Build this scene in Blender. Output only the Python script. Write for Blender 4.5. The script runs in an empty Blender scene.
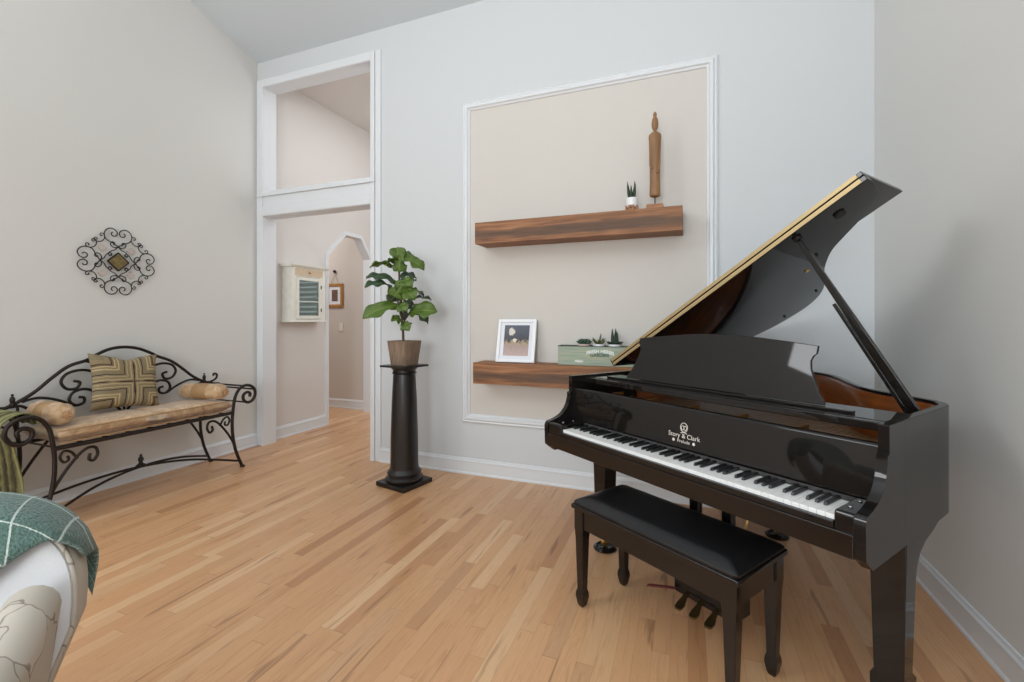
import bpy, bmesh, math, random
from mathutils import Vector, Matrix
random.seed(7)
S = bpy.context.scene
C = S.collection
R = math.radians
TH = math.atan2(176, 453)            # camera is turned this far left of the back wall's normal
EYE = 1.30

# ---------------------------------------------------------------- camera, world, light, exposure
cd = bpy.data.cameras.new('camera'); cam = bpy.data.objects.new('camera', cd); C.objects.link(cam)
cam.location = (0, 0, EYE); cam.rotation_euler = (R(90), 0, TH)
cd.sensor_width = 36; cd.lens = 453 / 1024 * 36; cd.shift_y = -21 / 1024; cd.clip_start = 0.05
S.camera = cam
W = bpy.data.worlds.new('daylight'); S.world = W; W.use_nodes = True
bgn = W.node_tree.nodes['Background']; bgn.inputs[0].default_value = (0.86, 0.93, 1.0, 1); bgn.inputs[1].default_value = 1.6
S.view_settings.view_transform = 'Standard'; S.view_settings.look = 'None'
S.view_settings.gamma = 1; S.view_settings.use_curve_mapping = False
S.view_settings.exposure = 0.09

def area(name, loc, target, sx, sy, power, col=(1, 1, 1), spread=180):
    l = bpy.data.lights.new(name, 'AREA'); l.shape = 'RECTANGLE'; l.size = sx; l.size_y = sy
    l.energy = power; l.color = col; l.spread = R(spread)
    o = bpy.data.objects.new(name, l); C.objects.link(o); o.location = loc
    o.rotation_euler = (Vector(target) - Vector(loc)).to_track_quat('-Z', 'Y').to_euler()
    return o
area('rear_window_light', (-2.9, -3.85, 1.75), (-2.9, 0, 1.75), 1.5, 2.0, 16, (0.9, 0.955, 1))
area('rear_window_light', (-0.4, -3.85, 1.65), (0.2, 0, 1.2), 1.5, 1.8, 115, (0.9, 0.955, 1))
area('clerestory_light', (-4.05, -1.0, 3.6), (1.0, 0.8, 1.0), 1.4, 1.2, 40, (0.95, 0.98, 1))
area('ceiling_bounce_light', (-1.6, 0.2, 4.2), (-1.6, 0.9, 0), 3.4, 2.6, 7, (0.92, 0.965, 1))
area('added_ceiling_fill', (-0.9, -1.6, 2.6), (-0.9, -1.2, 9), 2.6, 1.6, 95, (0.93, 0.97, 1))  # added fill aimed up at the ceiling, no known lamp stands here
area('hall_window_light', (-1.75, 4.5, 2.6), (-4.2, 5.1, 2.3), 0.9, 1.6, 17, (0.97, 0.98, 1))
area('hall_ceiling_light', (-3.0, 4.5, 3.85), (-3.2, 4.5, 0), 1.6, 1.0, 10, (0.97, 0.98, 1))
area('side_room_light', (-5.6, 4.4, 2.9), (-5.2, 5.0, 1.0), 0.8, 0.8, 20, (1, 0.97, 0.94))

# ---------------------------------------------------------------- materials
def srgb(r, g, b):
    def f(c):
        c /= 255.0
        return c / 12.92 if c <= 0.04045 else ((c + 0.055) / 1.055) ** 2.4
    return (f(r), f(g), f(b), 1)
def nt(m): return m.node_tree.nodes, m.node_tree.links
def mat(name, col, rough=0.5, metal=0.0, coat=0.0, spec=0.5, noise=None, bump=0.0, bscale=200):
    m = bpy.data.materials.new(name); m.use_nodes = True
    n, l = nt(m); b = n['Principled BSDF']
    b.inputs['Base Color'].default_value = col; b.inputs['Roughness'].default_value = rough
    b.inputs['Metallic'].default_value = metal; b.inputs['Coat Weight'].default_value = coat
    b.inputs['Coat Roughness'].default_value = 0.03
    b.inputs['Specular IOR Level'].default_value = spec
    tc = n.new('ShaderNodeTexCoord')
    if noise:
        sc, amt, stretch = noise
        mp = n.new('ShaderNodeMapping'); mp.inputs['Scale'].default_value = stretch
        l.new(tc.outputs['Object'], mp.inputs[0])
        nz = n.new('ShaderNodeTexNoise'); nz.inputs['Scale'].default_value = sc; nz.inputs['Detail'].default_value = 5
        l.new(mp.outputs[0], nz.inputs['Vector'])
        mx = n.new('ShaderNodeMix'); mx.data_type = 'RGBA'
        d = tuple(c * (1 - amt) for c in col[:3]) + (1,); u = tuple(min(1, c * (1 + amt)) for c in col[:3]) + (1,)
        rp = n.new('ShaderNodeMapRange'); rp.inputs[1].default_value = 0.3; rp.inputs[2].default_value = 0.7
        l.new(nz.outputs[0], rp.inputs[0]); l.new(rp.outputs[0], mx.inputs[0])
        mx.inputs[6].default_value = d; mx.inputs[7].default_value = u
        l.new(mx.outputs[2], b.inputs['Base Color'])
    if bump:
        bz = n.new('ShaderNodeTexNoise'); bz.inputs['Scale'].default_value = bscale; bz.inputs['Detail'].default_value = 3
        l.new(tc.outputs['Object'], bz.inputs['Vector'])
        bp = n.new('ShaderNodeBump'); bp.inputs['Strength'].default_value = bump; bp.inputs['Distance'].default_value = 0.01
        l.new(bz.outputs[0], bp.inputs['Height']); l.new(bp.outputs[0], b.inputs['Normal'])
    return m
def ramp(n, stops, interp='LINEAR'):
    r = n.new('ShaderNodeValToRGB'); r.color_ramp.interpolation = interp
    e = r.color_ramp.elements
    e[0].position, e[0].color = stops[0]; e[1].position, e[1].color = stops[-1]
    for p, c in stops[1:-1]:
        k = e.new(p); k.color = c
    return r
def mth(n, l, op, a, b=None, c=None):
    k = n.new('ShaderNodeMath'); k.operation = op
    for i, v in enumerate((a, b, c)):
        if v is None: continue
        if isinstance(v, (int, float)): k.inputs[i].default_value = v
        else: l.new(v, k.inputs[i])
    return k.outputs[0]

M = {}
M['wall'] = mat('wall_paint', srgb(206, 209, 211), 0.6, bump=0.03, bscale=260)
M['wall_left'] = mat('wall_paint_warm', srgb(212, 211, 207), 0.6, bump=0.03, bscale=260)
M['wall_right'] = mat('wall_paint_lightened', srgb(222, 222, 219), 0.6, bump=0.03, bscale=260)  # back wall's paint, lightened to make the right side look better lit
M['niche'] = mat('niche_paint', srgb(207, 202, 195), 0.6, bump=0.03, bscale=260)
M['hall'] = mat('hall_paint', srgb(214, 209, 205), 0.6)
M['hall2'] = mat('side_room_paint', srgb(205, 197, 190), 0.6)
M['ceiling'] = mat('ceiling_paint', srgb(206, 214, 219), 0.8)
M['trim'] = mat('trim_gloss_white', srgb(220, 223, 226), 0.35)
M['lacquer'] = mat('black_lacquer', (0.009, 0.0075, 0.007, 1), 0.035, spec=0.42)
M['lacq_brown'] = mat('black_brown_lacquer', (0.008, 0.0055, 0.0045, 1), 0.16)
M['ivory'] = mat('ivory_key', srgb(238, 238, 236), 0.25)
M['ebony'] = mat('ebony_key', (0.008, 0.008, 0.009, 1), 0.28)
M['brass'] = mat('polished_brass', srgb(214, 178, 105), 0.3, metal=0.9)
M['hinge'] = mat('satin_brass_hinge', srgb(186, 164, 122), 0.38, metal=0.55)
M['gold'] = mat('cast_iron_plate_gold', srgb(120, 84, 40), 0.45, metal=0.6)
M['pedal'] = mat('worn_brass', srgb(120, 98, 64), 0.25, metal=0.9)
M['felt'] = mat('dark_felt', srgb(60, 58, 58), 0.8)
M['mahog'] = mat('mahogany', srgb(142, 78, 34), 0.3, coat=0.4, noise=(6, 0.35, (1, 1, 8)))
M['steel'] = mat('steel', srgb(180, 180, 180), 0.25, metal=1)
M['vinyl'] = mat('black_vinyl', (0.008, 0.008, 0.009, 1), 0.33, bump=0.05, bscale=120)
M['iron'] = mat('wrought_iron', srgb(44, 36, 32), 0.45, metal=0.5, bump=0.12, bscale=60)
M['iron_dark'] = mat('dark_iron', srgb(34, 28, 26), 0.5, metal=0.3)
M['column'] = mat('column_black_brown', srgb(26, 23, 22), 0.32, noise=(7, 0.3, (1, 1, .4)))
M['barkpot'] = mat('weathered_wood_pot', srgb(128, 108, 90), 0.85, noise=(9, 0.3, (6, 6, .8)), bump=0.5, bscale=60)
M['soil'] = mat('dark_soil', srgb(50, 40, 32), 0.95, bump=0.8, bscale=80)
M['stem'] = mat('plant_stem', srgb(84, 70, 54), 0.8, bump=0.3, bscale=90)
M['shelfwood'] = None
M['pot_white'] = mat('white_ceramic', srgb(235, 236, 238), 0.35)
M['walnut'] = mat('light_walnut', srgb(160, 110, 70), 0.5, noise=(12, 0.3, (1, 1, 5)))
M['figure'] = mat('carved_oak', srgb(140, 102, 66), 0.45, noise=(14, 0.28, (2, 2, .25)))
M['whiteframe'] = mat('white_painted_frame', srgb(240, 242, 245), 0.4)
M['mat_board'] = mat('mat_board', srgb(228, 231, 238), 0.8)
M['succ1'] = mat('succulent_blue_green', srgb(58, 84, 66), 0.6)
M['succ2'] = mat('succulent_olive', srgb(86, 92, 52), 0.6)
M['succ3'] = mat('haworthia_dark', srgb(42, 62, 44), 0.6, noise=(90, .5, (1, 1, 4)))
M['leafred'] = mat('succulent_dusky_red', srgb(120, 70, 68), 0.6)
M['pot_pink'] = mat('pot_pinkish', srgb(200, 180, 172), 0.6)
M['cream'] = mat('cream_distressed_paint', srgb(226, 224, 214), 0.55, noise=(16, 0.06, (1, 1, 1)))
M['rawwood'] = mat('pale_raw_wood', srgb(205, 186, 158), 0.7, noise=(20, 0.15, (1, 6, 1)))
M['bluegrey'] = mat('pale_blue_grey_paint', srgb(196, 206, 204), 0.6)
M['goldframe'] = mat('gold_wood_frame', srgb(168, 118, 62), 0.45, noise=(30, 0.25, (1, 1, 1)))
M['cord'] = mat('cord', srgb(150, 122, 88), 0.8)
M['black'] = mat('matte_black', srgb(24, 22, 22), 0.6)
M['letter'] = mat('silver_lettering', srgb(225, 218, 208), 0.35, metal=0.2)
M['plate'] = mat('switch_plate', srgb(226, 220, 212), 0.4)
M['tan_tile'] = mat('taupe_shell', srgb(190, 180, 172), 0.5)
M['goldtile'] = mat('antique_gold_tile', srgb(122, 106, 66), 0.45, metal=0.3, noise=(40, .4, (1, 1, 1)))
M['rope'] = mat('tassel', srgb(190, 150, 110), 0.7)

def floor_mat():
    m = bpy.data.materials.new('oak_strip_floor'); m.use_nodes = True; n, l = nt(m); b = n['Principled BSDF']
    tc = n.new('ShaderNodeTexCoord'); sp = n.new('ShaderNodeSeparateXYZ'); l.new(tc.outputs['Object'], sp.inputs[0])
    w = 0.066
    xs = mth(n, l, 'DIVIDE', sp.outputs[0], w); xi = mth(n, l, 'FLOOR', xs); xf = mth(n, l, 'FRACT', xs)
    wn = n.new('ShaderNodeTexWhiteNoise'); wn.noise_dimensions = '1D'; l.new(xi, wn.inputs['W'])
    off = mth(n, l, 'MULTIPLY', wn.outputs['Value'], 7.3)
    lens = mth(n, l, 'MULTIPLY_ADD', wn.outputs['Value'], 0.7, 0.55)
    ys = mth(n, l, 'DIVIDE', mth(n, l, 'ADD', sp.outputs[1], off), lens)
    yi = mth(n, l, 'FLOOR', ys); yf = mth(n, l, 'FRACT', ys)
    cb = n.new('ShaderNodeCombineXYZ'); l.new(xi, cb.inputs[0]); l.new(yi, cb.inputs[1])
    w2 = n.new('ShaderNodeTexWhiteNoise'); w2.noise_dimensions = '2D'; l.new(cb.outputs[0], w2.inputs['Vector'])
    base = ramp(n, [(0, srgb(190, 138, 96)), (0.1, srgb(208, 158, 114)), (0.45, srgb(216, 168, 124)), (0.75, srgb(210, 160, 116)), (0.92, srgb(226, 186, 144)), (1, srgb(184, 132, 90))])
    l.new(w2.outputs['Value'], base.inputs[0])
    gv = n.new('ShaderNodeCombineXYZ')
    l.new(mth(n, l, 'MULTIPLY', sp.outputs[0], 46), gv.inputs[0]); l.new(mth(n, l, 'MULTIPLY', sp.outputs[1], 3.6), gv.inputs[1])
    l.new(mth(n, l, 'MULTIPLY', w2.outputs['Value'], 40), gv.inputs[2])
    g = n.new('ShaderNodeTexNoise'); g.inputs['Scale'].default_value = 1; g.inputs['Detail'].default_value = 4; g.inputs['Distortion'].default_value = 1.4
    l.new(gv.outputs[0], g.inputs['Vector'])
    gr = ramp(n, [(0.3, (0.82, 0.76, 0.70, 1)), (0.5, (1, 1, 1, 1)), (0.62, (0.95, 0.92, 0.88, 1)), (0.8, (1.0, .98, .95, 1))]); l.new(g.outputs[0], gr.inputs[0])
    mx = n.new('ShaderNodeMix'); mx.data_type = 'RGBA'; mx.blend_type = 'MULTIPLY'; mx.inputs[0].default_value = 0.75
    l.new(base.outputs[0], mx.inputs[6]); l.new(gr.outputs[0], mx.inputs[7])
    # dark mineral streaks and knots
    sv = n.new('ShaderNodeCombineXYZ')
    l.new(mth(n, l, 'MULTIPLY', sp.outputs[0], 22), sv.inputs[0]); l.new(mth(n, l, 'MULTIPLY', sp.outputs[1], 1.7), sv.inputs[1])
    l.new(mth(n, l, 'MULTIPLY', w2.outputs['Value'], 90), sv.inputs[2])
    s2 = n.new('ShaderNodeTexNoise'); s2.inputs['Scale'].default_value = 1; s2.inputs['Detail'].default_value = 3; s2.inputs['Distortion'].default_value = 0.9
    l.new(sv.outputs[0], s2.inputs['Vector'])
    sr = ramp(n, [(0.63, (0, 0, 0, 1)), (0.72, (1, 1, 1, 1))]); l.new(s2.outputs[0], sr.inputs[0])
    mx2 = n.new('ShaderNodeMix'); mx2.data_type = 'RGBA'
    l.new(mth(n, l, 'MULTIPLY', sr.outputs[0], 0.55), mx2.inputs[0]); l.new(mx.outputs[2], mx2.inputs[6]); mx2.inputs[7].default_value = srgb(120, 78, 48)
    # board joints
    jx = mth(n, l, 'LESS_THAN', xf, 0.014); jy = mth(n, l, 'LESS_THAN', yf, 0.0022)
    j = mth(n, l, 'MULTIPLY', mth(n, l, 'MAXIMUM', jx, jy), 0.5)
    mx3 = n.new('ShaderNodeMix'); mx3.data_type = 'RGBA'; l.new(j, mx3.inputs[0]); l.new(mx2.outputs[2], mx3.inputs[6]); mx3.inputs[7].default_value = srgb(104, 70, 44)
    l.new(mx3.outputs[2], b.inputs['Base Color'])
    b.inputs['Roughness'].default_value = 0.38; b.inputs['Coat Weight'].default_value = 0.25; b.inputs['Coat Roughness'].default_value = 0.2
    return m
M['floor'] = floor_mat()

def shelf_mat():
    m = bpy.data.materials.new('reclaimed_beam_wood'); m.use_nodes = True; n, l = nt(m); b = n['Principled BSDF']
    tc = n.new('ShaderNodeTexCoord'); sp = n.new('ShaderNodeSeparateXYZ'); l.new(tc.outputs['Object'], sp.inputs[0])
    mp = n.new('ShaderNodeMapping'); mp.inputs['Scale'].default_value = (1.6, 8, 30); l.new(tc.outputs['Object'], mp.inputs[0])
    nz = n.new('ShaderNodeTexNoise'); nz.inputs['Scale'].default_value = 2; nz.inputs['Detail'].default_value = 7; nz.inputs['Distortion'].default_value = 0.7
    l.new(mp.outputs[0], nz.inputs['Vector'])
    r = ramp(n, [(0.28, srgb(112, 74, 48)), (0.5, srgb(144, 98, 64)), (0.72, srgb(170, 120, 82))]); l.new(nz.outputs[0], r.inputs[0])
    # a dark band just below the middle of the face, edges broken by noise
    mp2 = n.new('ShaderNodeMapping'); mp2.inputs['Scale'].default_value = (2.0, 2, 9); l.new(tc.outputs['Object'], mp2.inputs[0])
    n2 = n.new('ShaderNodeTexNoise'); n2.inputs['Scale'].default_value = 1.4; n2.inputs['Detail'].default_value = 5; l.new(mp2.outputs[0], n2.inputs['Vector'])
    d = mth(n, l, 'ABSOLUTE', mth(n, l, 'ADD', sp.outputs[2], 0.016))
    k = mth(n, l, 'SUBTRACT', 1.0, mth(n, l, 'DIVIDE', d, 0.05))
    k = mth(n, l, 'MULTIPLY', mth(n, l, 'ADD', k, mth(n, l, 'MULTIPLY', mth(n, l, 'SUBTRACT', n2.outputs[0], 0.5), 1.6)), 1.1)
    kk = n.new('ShaderNodeClamp'); l.new(k, kk.inputs[0]); kk.inputs[2].default_value = 0.72
    mx = n.new('ShaderNodeMix'); mx.data_type = 'RGBA'; l.new(kk.outputs[0], mx.inputs[0]); l.new(r.outputs[0], mx.inputs[6]); mx.inputs[7].default_value = srgb(66, 54, 46)
    l.new(mx.outputs[2], b.inputs['Base Color']); b.inputs['Roughness'].default_value = 0.6
    bp = n.new('ShaderNodeBump'); bp.inputs['Strength'].default_value = 0.4; bp.inputs['Distance'].default_value = 0.004; l.new(nz.outputs[0], bp.inputs['Height']); l.new(bp.outputs[0], b.inputs['Normal'])
    return m
M['shelfwood'] = shelf_mat()

def leaf_mat(name, c1, c2):
    m = mat(name, c1, 0.5); n, l = nt(m); b = n['Principled BSDF']
    tc = n['Texture Coordinate']; uv = n.new('ShaderNodeSeparateXYZ'); l.new(tc.outputs['UV'], uv.inputs[0])
    a = mth(n, l, 'ABSOLUTE', mth(n, l, 'SUBTRACT', uv.outputs[0], 0.5))
    ribs = mth(n, l, 'SINE', mth(n, l, 'MULTIPLY', mth(n, l, 'SUBTRACT', uv.outputs[1], mth(n, l, 'MULTIPLY', a, 0.7)), 50))
    v = mth(n, l, 'MAXIMUM', mth(n, l, 'LESS_THAN', a, 0.025), mth(n, l, 'MULTIPLY', mth(n, l, 'GREATER_THAN', ribs, 0.93), 0.5))
    nz = n.new('ShaderNodeTexNoise'); nz.inputs['Scale'].default_value = 14; l.new(tc.outputs['Object'], nz.inputs['Vector'])
    mx = n.new('ShaderNodeMix'); mx.data_type = 'RGBA'; l.new(nz.outputs[0], mx.inputs[0]); mx.inputs[6].default_value = c1; mx.inputs[7].default_value = c2
    m2 = n.new('ShaderNodeMix'); m2.data_type = 'RGBA'; l.new(mth(n, l, 'MULTIPLY', v, 0.5), m2.inputs[0]); l.new(mx.outputs[2], m2.inputs[6]); m2.inputs[7].default_value = srgb(140, 160, 80)
    l.new(m2.outputs[2], b.inputs['Base Color'])
    return m
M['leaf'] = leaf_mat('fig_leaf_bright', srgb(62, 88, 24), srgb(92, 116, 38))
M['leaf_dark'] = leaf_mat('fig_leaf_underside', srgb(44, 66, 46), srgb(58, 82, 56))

def satin_mat():
    m = mat('champagne_satin', srgb(196, 164, 126), 0.4); n, l = nt(m); b = n['Principled BSDF']
    tc = n['Texture Coordinate']
    nz = n.new('ShaderNodeTexNoise'); nz.inputs['Scale'].default_value = 11; nz.inputs['Detail'].default_value = 5; nz.inputs['Distortion'].default_value = 1.6; l.new(tc.outputs['Object'], nz.inputs['Vector'])
    r = ramp(n, [(0.3, srgb(168, 134, 98)), (0.5, srgb(194, 160, 122)), (0.75, srgb(220, 194, 158))]); l.new(nz.outputs[0], r.inputs[0]); l.new(r.outputs[0], b.inputs['Base Color'])
    b.inputs['Sheen Weight'].default_value = 0.3
    bp = n.new('ShaderNodeBump'); bp.inputs['Strength'].default_value = 0.35; bp.inputs['Distance'].default_value = 0.02; l.new(nz.outputs[0], bp.inputs['Height']); l.new(bp.outputs[0], b.inputs['Normal'])
    return m
M['satin'] = satin_mat()
M['satin_band'] = mat('satin_band', srgb(166, 132, 92), 0.5, bump=0.2, bscale=50)

def pillow_mat():
    m = mat('striped_pillow_fabric', srgb(150, 134, 98), 0.85, bump=0.25, bscale=260); n, l = nt(m); b = n['Principled BSDF']
    tc = n['Texture Coordinate']; uv = n.new('ShaderNodeSeparateXYZ'); l.new(tc.outputs['UV'], uv.inputs[0])
    nz = n.new('ShaderNodeTexNoise'); nz.inputs['Scale'].default_value = 5; l.new(tc.outputs['UV'], nz.inputs['Vector'])
    wob = mth(n, l, 'MULTIPLY', mth(n, l, 'SUBTRACT', nz.outputs[0], 0.5), 0.05)
    ax = mth(n, l, 'ADD', mth(n, l, 'ABSOLUTE', mth(n, l, 'SUBTRACT', uv.outputs[0], 0.56)), wob)
    ay = mth(n, l, 'ADD', mth(n, l, 'ABSOLUTE', mth(n, l, 'SUBTRACT', uv.outputs[1], 0.47)), wob)
    t = mth(n, l, 'MULTIPLY', mth(n, l, 'MINIMUM', ax, ay), 2.0)
    A = srgb(140, 122, 92); D = srgb(44, 34, 30); P = srgb(186, 166, 124); G = srgb(128, 116, 88); Bn = srgb(112, 92, 66)
    r = ramp(n, [(0.0, D), (0.012, A), (0.06, P), (0.085, A), (0.13, G), (0.17, P), (0.19, A), (0.245, D), (0.275, G), (0.38, A), (0.42, P), (0.46, A), (0.52, P), (0.56, Bn), (0.62, D), (0.65, A), (0.8, G), (1.0, A)], 'CONSTANT')
    l.new(t, r.inputs[0])
    # fine weave streaks
    n2 = n.new('ShaderNodeTexNoise'); n2.inputs['Scale'].default_value = 38; mp = n.new('ShaderNodeMapping'); mp.inputs['Scale'].default_value = (1, 4, 1)
    l.new(tc.outputs['UV'], mp.inputs[0]); l.new(mp.outputs[0], n2.inputs['Vector'])
    mx = n.new('ShaderNodeMix'); mx.data_type = 'RGBA'; mx.blend_type = 'OVERLAY'; mx.inputs[0].default_value = 0.45
    l.new(r.outputs[0], mx.inputs[6]); l.new(n2.outputs[0], mx.inputs[7]); l.new(mx.outputs[2], b.inputs['Base Color'])
    return m
M['pillow'] = pillow_mat()

def plaid_mat():
    m = mat('green_plaid_blanket', srgb(70, 100, 92), 0.95, bump=0.9, bscale=170); n, l = nt(m); b = n['Principled BSDF']
    tc = n['Texture Coordinate']; uv = n.new('ShaderNodeSeparateXYZ'); l.new(tc.outputs['UV'], uv.inputs[0])
    nz = n.new('ShaderNodeTexNoise'); nz.inputs['Scale'].default_value = 60; l.new(tc.outputs['UV'], nz.inputs['Vector'])
    wob = mth(n, l, 'MULTIPLY', mth(n, l, 'SUBTRACT', nz.outputs[0], 0.5), 0.05)
    def line(o, k):
        f = mth(n, l, 'FRACT', mth(n, l, 'ADD', mth(n, l, 'MULTIPLY', o, k), wob))
        return mth(n, l, 'LESS_THAN', mth(n, l, 'ABSOLUTE', mth(n, l, 'SUBTRACT', f, 0.5)), 0.022)
    g = mth(n, l, 'MAXIMUM', line(uv.outputs[0], 1.0), line(uv.outputs[1], 1.0))
    n3 = n.new('ShaderNodeTexNoise'); n3.inputs['Scale'].default_value = 16; n3.inputs['Detail'].default_value = 6; l.new(tc.outputs['UV'], n3.inputs['Vector'])
    r = ramp(n, [(0.3, srgb(58, 88, 82)), (0.7, srgb(98, 128, 118))]); l.new(n3.outputs[0], r.inputs[0])
    mx = n.new('ShaderNodeMix'); mx.data_type = 'RGBA'; l.new(mth(n, l, 'MULTIPLY', g, 0.85), mx.inputs[0]); l.new(r.outputs[0], mx.inputs[6]); mx.inputs[7].default_value = srgb(206, 216, 208)
    l.new(mx.outputs[2], b.inputs['Base Color']); b.inputs['Sheen Weight'].default_value = 0.4
    return m
M['plaid'] = plaid_mat()

def olive_mat():
    m = mat('olive_striped_throw', srgb(120, 118, 76), 0.95, bump=0.8, bscale=120); n, l = nt(m); b = n['Principled BSDF']
    tc = n['Texture Coordinate']; uv = n.new('ShaderNodeSeparateXYZ'); l.new(tc.outputs['UV'], uv.inputs[0])
    nz = n.new('ShaderNodeTexNoise'); nz.inputs['Scale'].default_value = 14; l.new(tc.outputs['UV'], nz.inputs['Vector'])
    f = mth(n, l, 'FRACT', mth(n, l, 'ADD', mth(n, l, 'MULTIPLY', uv.outputs[0], 5.0), mth(n, l, 'MULTIPLY', nz.outputs[0], 0.35)))
    r = ramp(n, [(0.0, srgb(128, 128, 84)), (0.35, srgb(150, 148, 100)), (0.62, srgb(96, 92, 54)), (0.78, srgb(52, 46, 34)), (0.9, srgb(120, 116, 74))]); l.new(f, r.inputs[0])
    l.new(r.outputs[0], b.inputs['Base Color'])
    return m
M['olive'] = olive_mat()

def leafprint_mat():
    m = mat('beige_leaf_print', srgb(196, 188, 176), 0.85); n, l = nt(m); b = n['Principled BSDF']
    tc = n['Texture Coordinate']
    mp = n.new('ShaderNodeMapping'); mp.inputs['Scale'].default_value = (7, 7, 4); mp.inputs['Rotation'].default_value = (0.3, 0.5, 0.2); l.new(tc.outputs['Object'], mp.inputs[0])
    d = n.new('ShaderNodeTexNoise'); d.inputs['Scale'].default_value = 1.5; l.new(mp.outputs[0], d.inputs['Vector'])
    va = n.new('ShaderNodeVectorMath'); va.operation = 'ADD'; l.new(mp.outputs[0], va.inputs[0]); l.new(d.outputs['Color'], va.inputs[1])
    v = n.new('ShaderNodeTexVoronoi'); v.feature = 'DISTANCE_TO_EDGE'; v.inputs['Scale'].default_value = 1.1; l.new(va.outputs[0], v.inputs['Vector'])
    v2 = n.new('ShaderNodeTexVoronoi'); v2.inputs['Scale'].default_value = 1.1; l.new(va.outputs[0], v2.inputs['Vector'])
    r = ramp(n, [(0.0, srgb(136, 127, 117)), (0.010, srgb(150, 140, 130)), (0.020, srgb(190, 182, 171)), (1, srgb(196, 188, 176))]); l.new(v.outputs['Distance'], r.inputs[0])
    r2 = ramp(n, [(0.0, (0.85, 0.83, 0.8, 1)), (0.5, (1, 1, 1, 1)), (1, (1.0, 0.99, 0.97, 1))]); 
    sp = n.new('ShaderNodeSeparateColor'); l.new(v2.outputs['Color'], sp.inputs[0]); l.new(sp.outputs[0], r2.inputs[0])
    mx = n.new('ShaderNodeMix'); mx.data_type = 'RGBA'; mx.blend_type = 'MULTIPLY'; mx.inputs[0].default_value = 1; l.new(r.outputs[0], mx.inputs[6]); l.new(r2.outputs[0], mx.inputs[7])
    l.new(mx.outputs[2], b.inputs['Base Color'])
    return m
M['leafprint'] = leafprint_mat()
M['plainback'] = mat('plain_grey_upholstery', srgb(206, 206, 208), 0.8, bump=0.08, bscale=200)

def planter_mat():
    m = mat('mint_distressed_wood', srgb(150, 172, 150), 0.7); n, l = nt(m); b = n['Principled BSDF']
    tc = n['Texture Coordinate']; mp = n.new('ShaderNodeMapping'); mp.inputs['Scale'].default_value = (2.5, 2, 30); l.new(tc.outputs['Object'], mp.inputs[0])
    nz = n.new('ShaderNodeTexNoise'); nz.inputs['Scale'].default_value = 2.4; nz.inputs['Detail'].default_value = 6; l.new(mp.outputs[0], nz.inputs['Vector'])
    r = ramp(n, [(0.3, srgb(138, 156, 142)), (0.5, srgb(154, 168, 150)), (0.7, srgb(176, 174, 150))]); l.new(nz.outputs[0], r.inputs[0]); l.new(r.outputs[0], b.inputs['Base Color'])
    return m
M['planter'] = planter_mat()

def photo_mat():
    m = mat('printed_photo', srgb(120, 110, 110), 0.35); n, l = nt(m); b = n['Principled BSDF']
    tc = n['Texture Coordinate']; uv = n.new('ShaderNodeSeparateXYZ'); l.new(tc.outputs['UV'], uv.inputs[0])
    nz = n.new('ShaderNodeTexNoise'); nz.inputs['Scale'].default_value = 7; nz.inputs['Detail'].default_value = 8; nz.inputs['Roughness'].default_value = .7; l.new(tc.outputs['UV'], nz.inputs['Vector'])
    v = mth(n, l, 'ADD', uv.outputs[1], mth(n, l, 'MULTIPLY', mth(n, l, 'SUBTRACT', nz.outputs[0], 0.5), 0.6))
    r = ramp(n, [(0, srgb(190, 168, 160)), (0.3, srgb(170, 148, 142)), (0.42, srgb(168, 150, 118)), (0.5, srgb(60, 60, 66)), (0.9, srgb(78, 84, 98))]); l.new(v, r.inputs[0])
    def blob(cx, cy, rx, ry):
        dx = mth(n, l, 'DIVIDE', mth(n, l, 'SUBTRACT', uv.outputs[0], cx), rx); dy = mth(n, l, 'DIVIDE', mth(n, l, 'SUBTRACT', uv.outputs[1], cy), ry)
        q = mth(n, l, 'ADD', mth(n, l, 'MULTIPLY', dx, dx), mth(n, l, 'MULTIPLY', dy, dy))
        return mth(n, l, 'LESS_THAN', mth(n, l, 'ADD', q, mth(n, l, 'MULTIPLY', nz.outputs[0], 3.2)), 2.2)
    bl = mth(n, l, 'MAXIMUM', blob(0.3, 0.78, 0.15, 0.17), blob(0.46, 0.5, 0.1, 0.09))
    mx = n.new('ShaderNodeMix'); mx.data_type = 'RGBA'; l.new(bl, mx.inputs[0]); l.new(r.outputs[0], mx.inputs[6]); mx.inputs[7].default_value = srgb(216, 208, 196)
    l.new(mx.outputs[2], b.inputs['Base Color'])
    return m
M['photo'] = photo_mat()
M['smallprint'] = mat('small_print', srgb(110, 84, 74), 0.5, noise=(60, 0.7, (1, 1, 1)))
M['glass'] = mat('greenish_cabinet_glass', srgb(120, 142, 130), 0.03, spec=1.0, coat=1.0)
_b = M['glass'].node_tree.nodes['Principled BSDF']; _b.inputs['Transmission Weight'].default_value = 0.55

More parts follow.
